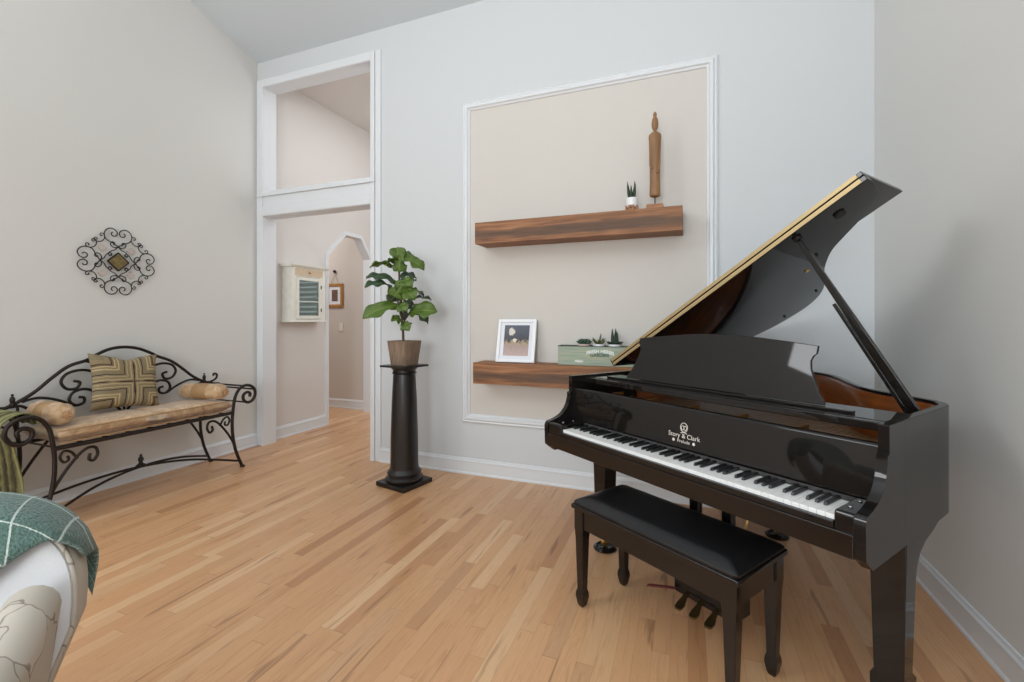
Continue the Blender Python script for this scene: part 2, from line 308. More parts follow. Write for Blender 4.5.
# ---------------------------------------------------------------- mesh helpers
class MB:
    def __init__(s): s.v = []; s.f = []; s.uv = {}
    def add(s, vs, fs):
        o = len(s.v); s.v += [tuple(p) for p in vs]; s.f += [tuple(i + o for i in f) for f in fs]; return s
    def box(s, x0, x1, y0, y1, z0, z1):
        return s.add([(x0, y0, z0), (x1, y0, z0), (x1, y1, z0), (x0, y1, z0), (x0, y0, z1), (x1, y0, z1), (x1, y1, z1), (x0, y1, z1)],
                     [(0, 3, 2, 1), (4, 5, 6, 7), (0, 1, 5, 4), (1, 2, 6, 5), (2, 3, 7, 6), (3, 0, 4, 7)])
    def loft(s, rings, cap=True, close=True):
        o = len(s.v); n = len(rings[0])
        for r in rings: s.v += [tuple(p) for p in r]
        for i in range(len(rings) - 1):
            for j in range(n if close else n - 1):
                k = (j + 1) % n
                s.f.append((o + i * n + j, o + i * n + k, o + (i + 1) * n + k, o + (i + 1) * n + j))
        if cap:
            s.f.append(tuple(o + j for j in range(n))[::-1]); e = o + (len(rings) - 1) * n
            s.f.append(tuple(e + j for j in range(n)))
        return s
    def lathe(s, prof, cx=0, cy=0, n=24):
        return s.loft([[(cx + r * math.cos(2 * math.pi * j / n), cy + r * math.sin(2 * math.pi * j / n), z) for j in range(n)] for r, z in prof])
    def prism(s, poly, fn0, fn1):
        return s.loft([[fn0(*p) for p in poly], [fn1(*p) for p in poly]])
    def tube(s, pts, r, n=8, closed=False):
        pts = [Vector(p) for p in pts]; N = len(pts)
        if not hasattr(r, '__len__'): r = [r] * N
        rings = []; up = None
        for i, p in enumerate(pts):
            a = pts[max(0, i - 1)]; b = pts[min(N - 1, i + 1)]
            t = (b - a)
            if t.length < 1e-9: t = Vector((0, 0, 1))
            t.normalize()
            if up is None:
                up = Vector((0, 0, 1)) if abs(t.z) < 0.9 else Vector((1, 0, 0))
            u = (up - t * up.dot(t))
            if u.length < 1e-6: u = t.orthogonal()
            u.normalize(); up = u; w = t.cross(u)
            rings.append([p + (u * math.cos(2 * math.pi * j / n) + w * math.sin(2 * math.pi * j / n)) * r[i] for j in range(n)])
        return s.loft(rings)
    def ball(s, c, r, n=12, m=8, sc=(1, 1, 1)):
        rings = []
        for i in range(m + 1):
            a = -math.pi / 2 + math.pi * (0.02 + 0.96 * i / m)
            rings.append([(c[0] + sc[0] * r * math.cos(a) * math.cos(2 * math.pi * j / n), c[1] + sc[1] * r * math.cos(a) * math.sin(2 * math.pi * j / n), c[2] + sc[2] * r * math.sin(a)) for j in range(n)])
        return s.loft(rings)
    def build(s, name, m, parent=None, smooth=False, bevel=0, solid=0, sub=0, loc=None):
        me = bpy.data.meshes.new(name); me.from_pydata(s.v, [], s.f)
        bm = bmesh.new(); bm.from_mesh(me); bmesh.ops.recalc_face_normals(bm, faces=bm.faces); bm.to_mesh(me); bm.free()
        me.materials.append(m)
        if s.uv:
            ul = me.uv_layers.new(name='UVMap')
            for lp in me.loops: ul.data[lp.index].uv = s.uv.get(lp.vertex_index, (0, 0))
        o = bpy.data.objects.new(name, me); C.objects.link(o)
        if parent: o.parent = parent
        if loc: o.location = loc
        if solid:
            k = o.modifiers.new('solid', 'SOLIDIFY'); k.thickness = solid; k.offset = 0
        if sub:
            k = o.modifiers.new('sub', 'SUBSURF'); k.levels = sub; k.render_levels = sub
        if bevel:
            k = o.modifiers.new('bev', 'BEVEL'); k.width = bevel; k.segments = 3; k.limit_method = 'ANGLE'; k.angle_limit = R(35)
        if smooth or bevel:
            for p in me.polygons: p.use_smooth = True
            if bevel or smooth == 'auto':
                bm = bmesh.new(); bm.from_mesh(me)
                for e in bm.edges:
                    if len(e.link_faces) == 2 and e.calc_face_angle(0) > R(38): e.smooth = False
                bm.to_mesh(me); bm.free()
            if bevel:
                k = o.modifiers.new('wn', 'WEIGHTED_NORMAL'); k.keep_sharp = False
        return o

def crv(pts, k=6, closed=False):
    P = [Vector(p) for p in pts]; n = len(P); out = []
    rng = n if closed else n - 1
    for i in range(rng):
        if closed: a, b, c, d = P[(i - 1) % n], P[i], P[(i + 1) % n], P[(i + 2) % n]
        else: a, b, c, d = P[max(0, i - 1)], P[i], P[i + 1], P[min(n - 1, i + 2)]
        for j in range(k):
            t = j / k
            out.append(0.5 * ((2 * b) + (c - a) * t + (2 * a - 5 * b + 4 * c - d) * t * t + (3 * b - a - 3 * c + d) * t ** 3))
    if not closed: out.append(P[-1])
    return out
def empty(name, label, cat, loc=(0, 0, 0), rz=0, group=None):
    o = bpy.data.objects.new(name, None); C.objects.link(o); o.location = loc; o.rotation_euler = (0, 0, rz)
    o.empty_display_size = 0.1
    o['label'] = label; o['category'] = cat
    if group: o['group'] = group
    return o
def tag(o, label, cat, group=None):
    o['label'] = label; o['category'] = cat
    if group: o['group'] = group
    return o
def struct(o):
    o['kind'] = 'structure'; return o
def text_mesh(name, txt, size, m, parent, matrix, extrude=0.0006, align='CENTER', arc=None, bold=0.02):
    cu = bpy.data.curves.new(name, 'FONT'); cu.body = txt; cu.size = size; cu.extrude = extrude; cu.align_x = align; cu.align_y = 'CENTER'; cu.offset = size * bold
    to = bpy.data.objects.new(name + '_tmp', cu); C.objects.link(to)
    bpy.context.view_layer.update()
    me = bpy.data.meshes.new_from_object(to.evaluated_get(bpy.context.evaluated_depsgraph_get()))
    bpy.data.objects.remove(to); me.name = name; me.materials.clear(); me.materials.append(m)
    for v in me.vertices:
        if arc: v.co.y -= v.co.x ** 2 * arc
        v.co = matrix @ v.co
    o = bpy.data.objects.new(name, me); C.objects.link(o); o.parent = parent
    return o
def dup(root, loc, rz, label, group=None):
    r = root.copy(); C.objects.link(r); r.location = loc; r.rotation_euler = (0, 0, rz); r['label'] = label
    for ch in list(root.children):
        c = ch.copy(); C.objects.link(c); c.parent = r
        for g in ch.children:
            d = g.copy(); C.objects.link(d); d.parent = c
    return r

# ---------------------------------------------------------------- room shell
YB, XL, XR, YR = 3.44, -4.18, 1.08, -4.0
ZC, SL, YP = 3.97, 0.29, -0.3                 # ceiling height at the back wall, slope, ridge line
WT = 0.14
def ceil_z(y): return ZC + SL * (YB - y) if y > YP else ZC + SL * (YB - YP) - SL * (YP - y)
struct(MB().box(-7.2, 1.4, -4.3, 5.6, -0.08, 0.0).build('floor', M['floor']))
# back wall with a doorway and an upper opening, built from blocks
DL, DR, DH, WB, WTP = -4.102, -2.726, 2.382, 2.613, 3.712     # rough openings
w = MB()
w.box(XL - .0, DL, YB, YB + WT, 0, 4.2); w.box(DR, XR + .12, YB, YB + WT, 0, 4.2)
w.box(DL, DR, YB, YB + WT, DH, WB); w.box(DL, DR, YB, YB + WT, WTP, 4.2)
struct(w.build('wall_back', M['wall']))
struct(MB().box(-1.75, 0.16, YB - 0.002, YB - 0.0005, 0.45, 3.11).build('wall_panel', M['niche']))
p = [(YB + .12, 0), (YB + .12, 4.1), (YB, ceil_z(YB) + .05), (YP, ceil_z(YP) + .1), (YR, ceil_z(YR) + .1), (YR, 0)]
# left wall with a clerestory opening behind the camera's field of view
w = MB()
def wl(y0, y1, z0, z1a, z1b): w.prism([(y0, z0), (y1, z0), (y1, z1b), (y0, z1a)], lambda a, b: (XL - .12, a, b), lambda a, b: (XL, a, b))
wl(-1.7, -0.3, 0, 3.2, 3.2); wl(-1.7, -0.3, 4.2, ceil_z(-1.7) + .1, ceil_z(-.3) + .1)
wl(YR, -1.7, 0, ceil_z(YR) + .1, ceil_z(-1.7) + .1); wl(-0.3, YB + .0, 0, ceil_z(-.3) + .1, ceil_z(YB) + .1)
struct(w.build('wall_left', M['wall_left']))
w = MB(); w.prism(p, lambda a, b: (XR, a, b), lambda a, b: (XR + .12, a, b)); struct(w.build('wall_right', M['wall_right']))
# rear wall with two tall windows
w = MB()
for x0, x1, z0, z1 in ((XL - .12, -3.75, 0, 5.9), (-2.05, -1.25, 0, 5.9), (.45, XR + .12, 0, 5.9), (-3.75, -2.05, 0, .7), (-3.75, -2.05, 2.8, 5.9), (-1.25, .45, 0, .7), (-1.25, .45, 2.8, 5.9)):
    w.box(x0, x1, YR - .12, YR, z0, z1)
struct(w.build('wall_rear', M['wall_left']))
w = MB()
for x0, x1 in ((-3.75, -2.05), (-1.25, .45)):
    xm = (x0 + x1) / 2
    for a, b, c, d in ((x0, x0 + .06, .7, 2.8), (x1 - .06, x1, .7, 2.8), (xm - .03, xm + .03, .7, 2.8), (x0, x1, .7, .76), (x0, x1, 2.74, 2.8), (x0, x1, 1.73, 1.77)):
        w.box(a, b, YR - .08, YR - .02, c, d)
struct(w.build('window_1', M['trim']))
# vaulted ceiling, hall ceiling
w = MB()
w.prism([(YB, ZC), (YP, ceil_z(YP)), (YR - .12, ceil_z(YR - .12)), (YR - .12, ceil_z(YR) + .2), (YP, ceil_z(YP) + .1), (YB, ZC + .1)], lambda a, b: (XL - .12, a, b), lambda a, b: (XR + .12, a, b))
struct(w.build('ceiling', M['ceiling']))
struct(MB().box(-7.0, -1.2, YB + WT, 5.6, 3.93, 4.0).build('ceiling_hall', M['hall']))
# hall: left wall with clipped-corner arch, end wall with shuttered window, right wall
AY0, AY1 = 4.43, 5.22
w = MB()
a0, a1 = AY0 - .02, AY1 + .02
w.box(XL - .1, XL, YB + WT, a0, 0, 3.93); w.box(XL - .1, XL, a1, 5.35, 0, 3.93)
w.prism([(a0, 2.12), (a0 + .31, 2.43), (a1 - .20, 2.43), (a1, 2.17), (a1, 3.93), (a0, 3.93)], lambda a, b: (XL - .1, a, b), lambda a, b: (XL, a, b))
struct(w.build('wall_hall_left', M['hall']))
w = MB(); w.box(-7.0, -3.3, 5.35, 5.45, 0, 3.93); w.box(-2.3, -1.2, 5.35, 5.45, 0, 3.93); w.box(-3.3, -2.3, 5.35, 5.45, 0, 1.0); w.box(-3.3, -2.3, 5.35, 5.45, 2.3, 3.93)
struct(w.build('wall_hall_end', M['hall2']))
struct(MB().box(-1.3, -1.2, YB + WT, 5.35, 0, 3.93).build('wall_hall_right', M['hall']))
w = MB(); w.box(-7.0, -6.9, 3.5, 5.4, 0, 3.93); w.box(-7.0, XL - .1, 3.5, 3.6, 0, 3.93); struct(w.build('wall_side_room', M['hall2']))
w = MB()
for k in range(16):
    z = 1.06 + k * .076
    w.prism([(5.36, z + .045), (5.366, z + .05), (5.42, z + .005), (5.414, z)], lambda a, b: (-3.24, a, b), lambda a, b: (-2.36, a, b))
for a, b in ((-3.3, -3.24), (-2.36, -2.3), (-2.83, -2.77)): w.box(a, b, 5.355, 5.4, 1.0, 2.3)
struct(w.build('window_2', M['trim']))
DL, DR, DH, WB, WTP = -4.09, -2.738, 2.37, 2.625, 3.70         # finished openings
# casings of doorway and upper opening: jamb linings + flat casing + outer back band
w = MB()
y0, y1 = YB - .018, YB
w.box(DR + .004, DR + .05, y0, y1, 0, 3.78); w.box(DL - .085, DL - .004, y0, y1, 0, 3.78)
w.box(DL - .0035, DR + .0035, y0, y1, DH + .004, DH + .10); w.box(DL - .0035, DR + .0035, y0, y1, WB - .05, WB - .004); w.box(DL - .0035, DR + .0035, y0, y1, WTP + .004, WTP + .08)
w.box(DR + .055, DR + .115, YB - .012, y1, 0, 3.78)
w.box(DL - .0035, DR + .0035, YB - .010, y1, DH + .1001, WB - .0501)
w.box(DL - .085, DR + .055, YB - .03, YB - .018, WB - .055, WB - .045)
struct(w.build('trim_1', M['trim'], bevel=.003))
w = MB()
for a, b in ((0, DH), (WB, WTP)):
    w.box(DL - .0118, DL, YB - .010, YB + WT + .01, a, b); w.box(DR, DR + .0118, YB - .010, YB + WT + .01, a, b)
for z0, z1 in ((DH, DH + .0118), (WTP, WTP + .0118), (WB - .0118, WB)): w.box(DL - .0118, DR + .0118, YB - .010, YB + WT + .01, z0, z1)
w.box(XL + .0, DL - .012, YB + WT, YB + WT + .012, 0, 3.9)
struct(w.build('trim_2', M['trim']))
# arch casing on the hall side
w = MB()
ain = [(AY0, 0), (AY0, 2.10), (AY0 + .31, 2.41), (AY1 - .20, 2.41), (AY1, 2.15), (AY1, 0)]
aout = [(AY0 - .05, 0), (AY0 - .05, 2.125), (AY0 + .29, 2.46), (AY1 - .18, 2.46), (AY1 + .05, 2.17), (AY1 + .05, 0)]
for i in range(5):
    w.prism([ain[i], ain[i + 1], aout[i + 1], aout[i]], lambda a, b: (XL - .11, a, b), lambda a, b: (XL + .014, a, b))
struct(w.build('trim_3', M['trim']))
# niche picture-frame moulding, stepped profile swept round a rectangle with mitred corners
prof = [(0, 0), (0, .012), (.012, .022), (.022, .016), (.034, .030), (.052, .030), (.060, .018), (.072, .012), (.076, 0)]
cx0, cx1, cz0, cz1 = -1.785, 0.195, .435, 3.135
w = MB(); rings = []
for sx, sz in ((0, 0), (1, 0), (1, 1), (0, 1), (0, 0)):
    rings.append([((cx1 - t) if sx else (cx0 + t), YB - d, (cz1 - t) if sz else (cz0 + t)) for t, d in prof])
w.loft(rings, cap=False); struct(w.build('trim_4', M['trim']))
# baseboards with cap moulding and shoe
bprof = [(0, 0), (.020, 0), (.020, .012), (.014, .020), (.014, .098), (.017, .102), (.017, .112), (.010, .120), (.007, .132), (0, .134)]
def baseb(name, p, q, nrm):
    w = MB(); w.loft([[(p[0] + nrm[0] * t, p[1] + nrm[1] * t, z) for t, z in bprof], [(q[0] + nrm[0] * t, q[1] + nrm[1] * t, z) for t, z in bprof]])
    return struct(w.build(name, M['trim']))
baseb('baseboard_back', (DR + .115, YB), (XR, YB), (0, -1))
baseb('baseboard_left', (XL, YR), (XL, YB - .02), (1, 0))
baseb('baseboard_right', (XR, YR), (XR, YB - .02), (-1, 0))
baseb('baseboard_hall', (XL, YB + WT), (XL, AY0 - .05), (1, 0))
baseb('baseboard_side_room', (-6.9, 5.35), (-1.3, 5.35), (0, -1))
struct(MB().box(-4.83, -4.76, 5.342, 5.35, 1.135, 1.255).build('trim_5', M['plate'], bevel=.002))

# ---------------------------------------------------------------- floating shelves
def beam(name, x0, x1, zt, label):
    zc = zt - .083
    w = MB(); n = 14; rings = []
    for i in range(n + 1):
        x = (x1 - x0) * (i / n - .5); j = lambda: random.uniform(-.0015, .0015)
        rings.append([(x, .108, -.083), (x, -.108 + j(), -.083 + j()), (x, -.110 + j(), 0), (x, -.108 + j(), .083), (x, .108, .083)])
    w.loft(rings)
    o = w.build(name, M['shelfwood'], bevel=.002, loc=((x0 + x1) / 2, YB - .1105, zc))
    return tag(o, label, 'shelf', 'reclaimed wood beam shelves in the framed wall panel')
SH1, SH2 = 2.065, 0.965
beam('floating_shelf', -1.565, -0.033, SH1, 'upper thick rustic wooden floating shelf, holding the carved figure')
beam('floating_shelf', -1.582, -0.125, SH2, 'lower thick rustic wooden floating shelf, partly behind the piano')

# carved figure on its stand
t = empty('carved_figure', 'slender carved wooden standing figure on a pin stand, upper shelf', 'sculpture', (-.213, 3.275, SH1))
MB().box(-.055, .055, -.04, .04, 0.0005, .030).build('stand_base', M['walnut'], t, bevel=.002)
MB().lathe([(.004, .023), (.004, .10)], n=8).build('pin', M['iron_dark'], t)
b = MB()
def ering(z, rx, ry, n=20): return [(rx * math.cos(2 * math.pi * k / n), ry * math.sin(2 * math.pi * k / n), z) for k in range(n)]
b.loft([ering(z, rx, ry) for z, rx, ry in ((.085, .028, .024), (.09, .037, .03), (.10, .039, .032), (.2, .037, .03), (.32, .038, .031), (.40, .040, .031), (.45, .044, .031), (.478, .046, .030), (.492, .042, .028), (.502, .028, .024), (.508, .014, .016), (.516, .011, .012), (.522, .014, .015), (.535, .022, .021), (.555, .025, .024), (.575, .024, .023), (.595, .019, .019), (.603, .012, .013), (.609, .011, .012), (.617, .014, .014), (.629, .012, .012), (.639, .005, .005))])
b.tube(crv([(-.036, -.004, .46), (-.034, -.010, .36), (-.030, -.020, .28), (-.012, -.031, .27)]), [.007] * 19, 8)
b.tube(crv([(.036, -.004, .46), (.034, -.010, .36), (.030, -.020, .26), (.010, -.031, .235)]), [.007] * 19, 8)
b.v = [(x * .93, y, .085 + (z - .085) * 1.06) for x, y, z in b.v]
b.build('figure_body', M['figure'], t, smooth=True)

# little white planter in wooden stand
t = empty('small_potted_succulent', 'small spiky succulent in a white pot on a wooden stand, upper shelf', 'plant', (-.368, 3.27, SH1))
w = MB()
for a, b_ in ((-.043, -.030), (.030, .043)):
    w.box(a, b_, -.02, .02, .0005, .038)
w.box(-.043, .043, -.012, .012, .008, .020); w.box(-.012, .012, -.043, .043, .008, .020); w.box(-.02, .02, -.043, -.032, .0005, .036); w.box(-.02, .02, .032, .043, .0005, .036)
w.build('wooden_stand', M['walnut'], t, bevel=.003)
MB().lathe([(.020, .021), (.034, .026), (.040, .045), (.041, .088), (.037, .090), (.036, .083), (.001, .083)]).build('white_pot', M['pot_white'], t, smooth='auto')
def spike(w, base, tip, r, n=6):
    b0 = Vector(base); t0 = Vector(tip); mid = b0.lerp(t0, .45) + Vector((base[0] * .25, base[1] * .25, 0))
    w.tube(crv([b0, mid, t0], 4), [r * .8, r, r * 1.05, r, r * .9, r * .75, r * .55, r * .3, r * .05], n)
w = MB()
for a, l_, lean in ((0, .13, .006), (1.2, .10, .02), (2.4, .11, .022), (3.6, .125, .018), (4.7, .09, .024), (5.5, .10, .026)):
    spike(w, (.014 * math.cos(a), .014 * math.sin(a), .083), ((.014 + lean) * math.cos(a), (.014 + lean) * math.sin(a), .083 + l_), .0095)
w.build('succulent', M['succ3'], t, smooth=True)

# leaning white photo frame
t = empty('photo_frame', 'white photo frame leaning on the lower shelf', 'photo frame', (-1.265, 3.315, SH2))
fw, fh, tilt = .318, .348, R(13)
t.rotation_euler = (0, 0, R(1.5))
rm = Matrix.Rotation(-tilt, 4, 'X')
def tl(o):
    o.matrix_local = rm; return o
w = MB()
for x0, x1, z0, z1 in ((-fw / 2, -fw / 2 + .024, 0.003, fh), (fw / 2 - .024, fw / 2, 0.003, fh), (-fw / 2 + .024, fw / 2 - .024, 0.003, .027), (-fw / 2 + .024, fw / 2 - .024, fh - .024, fh)):
    w.box(x0, x1, -.012, .012, z0, z1)
tl(w.build('frame', M['whiteframe'], t, bevel=.002))
tl(MB().box(-fw / 2 + .02, fw / 2 - .02, -.002, .006, .02, fh - .02).build('mat_board', M['mat_board'], t))
w = MB(); a, c_ = .104, .0
w.v = [(-a, -.0035, .055), (a, -.0035, .055), (a, -.0035, .300), (-a, -.0035, .300)]; w.f = [(0, 1, 2, 3)]; w.uv = {0: (0, 0), 1: (1, 0), 2: (1, 1), 3: (0, 1)}
tl(w.build('photograph', M['photo'], t, solid=.001))

# mint planter box with three potted succulents
t = empty('planter_box', 'long mint green wooden planter box with white lettering, on lower shelf', 'planter', (-.615, 3.355, SH2))
w = MB(); hx = .295
w.box(-hx, hx, -.060, -.050, .001, .140); w.box(-hx, hx, .050, .060, .001, .140); w.box(-hx, hx, -.050, .050, .001, .012)
w.box(-hx, -hx + .010, -.050, .050, .012, .140); w.box(hx - .010, hx, -.050, .050, .012, .140)
w.build('box', M['planter'], t, bevel=.001)
w = MB()
for z0, z1, x0, x1 in ((.140, .144, -hx - .002, hx + .002),):
    w.box(x0, x1, -.062, -.050, z0, z1); w.box(x0, x1, .050, .062, z0, z1); w.box(x0, x0 + .012, -.05, .05, z0, z1); w.box(x1 - .012, x1, -.05, .05, z0, z1)
w.build('rim', M['iron_dark'], t)
M['lt_white'] = mat('white_print', srgb(236, 240, 234), 0.7); M['lt_green'] = mat('dark_green_print', srgb(74, 96, 82), 0.7); M['lt_cream'] = mat('cream_print', srgb(206, 192, 150), 0.7)
RX = Matrix.Rotation(R(90), 4, 'X')
def lett(txt, size, x, z, m, arc=None): return text_mesh('lettering', txt, size, m, t, Matrix.Translation((x, -.0608, z)) @ RX, .0004, arc=arc, bold=.032)
lett('FRESH HERBS', .034, .02, .106, M['lt_white'], arc=1.6)
lett('GARDEN', .034, .015, .078, M['lt_green'], arc=.6)
lett('FRESH', .022, -.135, .030, M['lt_white']); lett('LOCAL', .022, .165, .030, M['lt_white'])
w = MB(); w.tube([(x / 10 * .11 + .015, -.0603, .058 - .018 * (1 - (x / 10) ** 2) + .02) for x in range(-10, 11)], .0014, 6)
w.tube([(x / 10 * .12 + .015, -.0603, .048 - .018 * (1 - (x / 10) ** 2) + .022) for x in range(-10, 11)], .0010, 6)
w.build('printed_ribbon', M['lt_cream'], t)
def rosette(name, label, x, m, potm, kind):
    r = empty(name, label, 'plant', (-.615 + x, 3.355, SH2 + .022), 0, 'succulents in the mint planter box')
    MB().lathe([(.028, 0.0), (.034, .01), (.040, .118), (.044, .122), (.044, .134), (.038, .136), (.036, .126), (.001, .126)]).build('pot', potm, r, smooth='auto')
    w = MB()
    if kind == 'rosette':
        for ring, (n, l_, el) in enumerate(((10, .066, .35), (9, .060, .65), (7, .05, 1.0), (4, .04, 1.35))):
            for k in range(n):
                a = 2 * math.pi * (k + .5 * (ring % 2)) / n; d = Vector((math.cos(a) * math.cos(el), math.sin(a) * math.cos(el), math.sin(el)))
                spike(w, d * .008 + Vector((0, 0, .130)), d * l_ + Vector((0, 0, .132)), .0115)
    elif kind == 'aloe':
        for k in range(14):
            a = k * 2.4; el = .5 + .8 * random.random(); l_ = random.uniform(.06, .095); d = Vector((math.cos(a) * math.cos(el), math.sin(a) * math.cos(el), math.sin(el)))
            spike(w, d * .006 + Vector((0, 0, .127)), d * l_ + Vector((0, 0, .127)), .008)
    else:
        for k in range(5):
            a = k * 1.26; spike(w, (.012 * math.cos(a), .012 * math.sin(a), .127), (.018 * math.cos(a), .016 * math.sin(a), .127 + (.125 if k % 2 else .10)), .012)
        for k in range(12):
            a = k * .52; d = Vector((math.cos(a) * .95, math.sin(a) * .95, .45)); spike(w, d * .012 + Vector((0, 0, .127)), d * .065 + Vector((0, 0, .125)), .010)
    w.build('leaves', m, r, smooth=True)
    return r
rosette('potted_succulent', 'bluish rosette succulent in planter box, nearest the photo frame', -.11, M['succ1'], M['pot_pink'], 'rosette')
q = rosette('potted_succulent', 'spiky olive succulent in the middle of the planter box', .0, M['succ2'], M['pot_white'], 'aloe')
q = rosette('potted_succulent', 'tall finger-like succulent in planter box, nearest the piano', .115, M['succ3'], M['pot_white'], 'fingers')

# ---------------------------------------------------------------- column pedestal
t = empty('column_pedestal', 'black classical column pedestal holding the fiddle leaf fig', 'pedestal', (-2.10, 3.045, 0), R(-12))
MB().box(-.155, .155, -.155, .155, .0005, .036).build('plinth', M['column'], t, bevel=.005)
MB().lathe([(.10, .036), (.138, .037), (.146, .048), (.146, .062), (.134, .074), (.124, .080), (.124, .088), (.132, .094), (.134, .104), (.126, .114), (.116, .124), (.112, .134)], n=48).build('base_moulding', M['column'], t, smooth='auto')
MB().lathe([(.112, .132), (.109, .16), (.106, .4), (.098, .66), (.088, .86), (.087, .875)], n=48).build('shaft', M['column'], t, smooth='auto')
MB().lathe([(.087, .873), (.095, .878), (.096, .886), (.089, .891), (.089, .905), (.098, .914), (.104, .922), (.104, .930)], n=48).build('capital', M['column'], t, smooth='auto')
MB().box(-.134, .134, -.134, .134, .930, .945).build('top_plate', M['column'], t, bevel=.002)

# ---------------------------------------------------------------- fiddle leaf fig
t = empty('potted_fiddle_leaf_fig', 'fiddle leaf fig in a weathered wooden pot on the black column', 'plant', (-2.10, 3.045, .9455), R(-12))
def sq(z, h, n=16, pw=5):
    r_ = []
    for k in range(n * 2):
        a = 2 * math.pi * k / (n * 2); c_, s_ = math.cos(a), math.sin(a)
        q_ = (abs(c_) ** pw + abs(s_) ** pw) ** (-1 / pw); r_.append((h * q_ * c_, h * q_ * s_, z))
    return r_
MB().loft([sq(0, .082), sq(.01, .086), sq(.10, .097), sq(.19, .108), sq(.19, .098), sq(.165, .094), sq(.165, .01)]).build('pot', M['barkpot'], t, smooth='auto')
MB().loft([sq(.15, .090), sq(.168, .093)]).build('soil', M['soil'], t)
# plant coordinates: a = metres to the right as seen from the room's front-right, z = height above the pot base, d = depth away
ang = math.atan2(-(-2.10), 3.045)              # direction of the viewing side
PX = .00752
Lat = Vector((math.cos(ang), math.sin(ang), 0)); Dep = Vector((-math.sin(ang), math.cos(ang), 0))
def P(px, py, d=0.0):
    v_ = Lat * ((px - 404.5) * PX) + Dep * d; z_ = (365 - py) * PX
    v_ = Matrix.Rotation(R(12), 3, 'Z') @ v_; return Vector((v_.x, v_.y, z_))
w = MB()
w.tube(crv([P(403.5, 343), P(403, 330), P(402, 318), P(401, 305, .01), P(401, 292, .01), P(399.5, 278), P(399, 262), P(399, 250)]), [.011 - .0001 * k for k in range(43)], 8)
w.tube(crv([P(402, 318), P(399, 306, -.03), P(397, 294, -.04), P(396, 284, -.05)]), .006, 8)
w.tube(crv([P(402.5, 324), P(406, 316, .02), P(411, 308, .03), P(412, 296, .04)]), .006, 8)
w.build('stem', M['stem'], t, smooth=True)
def leaf(base, tip, wd, mt, roll=0.0, sag=.15, cup=.25):
    b0, t0 = Vector(base), Vector(tip); ax = t0 - b0; L_ = ax.length; ax.normalize()
    side = ax.cross(Vector((0, 0, 1)))
    if side.length < .1: side = Lat.copy()
    side.normalize()
    side = Matrix.Rotation(roll, 3, ax) @ side if roll is not None else (Matrix.Rotation(R(12), 3, 'Z') @ Lat)
    side = (side - ax * side.dot(ax)).normalized(); up = side.cross(ax).normalized()
    w = MB(); nl, nw = 12, 6
    for i in range(nl + 1):
        s_ = i / nl
        wdt = wd * (1 + .07 * math.sin(15 * s_ + wd * 200)) * (math.sin(math.pi * min(1, s_ ** .8 * 1.0)) ** .6) * (.70 + .5 * s_ - .34 * math.exp(-((s_ - .38) / .13) ** 2)) if 0 < i < nl else wd * .04
        for j in range(nw + 1):
            c_ = j / nw * 2 - 1
            p_ = b0 + ax * L_ * s_ + side * wdt * c_ + up * (abs(c_) * wdt * cup + sag * L_ * math.sin(math.pi * s_) + .016 * math.sin(13 * s_ + 3 * c_) * abs(c_))
            w.uv[len(w.v)] = (j / nw, s_); w.v.append(tuple(p_))
    for i in range(nl):
        for j in range(nw):
            a_ = i * (nw + 1) + j; w.f.append((a_, a_ + 1, a_ + nw + 2, a_ + nw + 1))
    o = w.build('leaf', mt, t, smooth=True, solid=.0015)
    return o
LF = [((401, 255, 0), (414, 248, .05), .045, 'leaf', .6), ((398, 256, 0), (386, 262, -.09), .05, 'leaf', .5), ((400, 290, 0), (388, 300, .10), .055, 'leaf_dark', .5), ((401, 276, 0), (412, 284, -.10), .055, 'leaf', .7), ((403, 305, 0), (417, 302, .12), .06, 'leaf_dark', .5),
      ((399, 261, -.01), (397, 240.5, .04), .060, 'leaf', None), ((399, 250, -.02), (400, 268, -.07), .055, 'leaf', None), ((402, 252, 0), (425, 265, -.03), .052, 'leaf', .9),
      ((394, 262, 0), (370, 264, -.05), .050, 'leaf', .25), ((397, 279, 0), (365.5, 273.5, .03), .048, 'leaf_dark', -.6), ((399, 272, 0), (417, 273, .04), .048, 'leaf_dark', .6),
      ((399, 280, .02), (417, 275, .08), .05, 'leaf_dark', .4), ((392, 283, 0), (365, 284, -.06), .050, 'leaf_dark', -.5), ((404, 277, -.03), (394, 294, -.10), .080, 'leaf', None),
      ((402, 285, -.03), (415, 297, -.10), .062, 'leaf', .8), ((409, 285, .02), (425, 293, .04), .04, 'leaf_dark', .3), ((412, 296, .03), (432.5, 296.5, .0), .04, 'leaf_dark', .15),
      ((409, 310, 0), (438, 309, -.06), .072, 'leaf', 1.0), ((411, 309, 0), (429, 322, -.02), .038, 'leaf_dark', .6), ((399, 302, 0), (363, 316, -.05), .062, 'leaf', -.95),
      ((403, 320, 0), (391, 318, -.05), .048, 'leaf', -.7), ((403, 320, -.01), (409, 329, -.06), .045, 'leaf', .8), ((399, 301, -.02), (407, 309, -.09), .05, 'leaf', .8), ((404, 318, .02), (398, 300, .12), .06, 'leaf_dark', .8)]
for (b0, t0, wd, mt, rl) in LF: leaf(P(*b0), P(*t0), wd * 1.25, M[mt], rl, sag=.12)

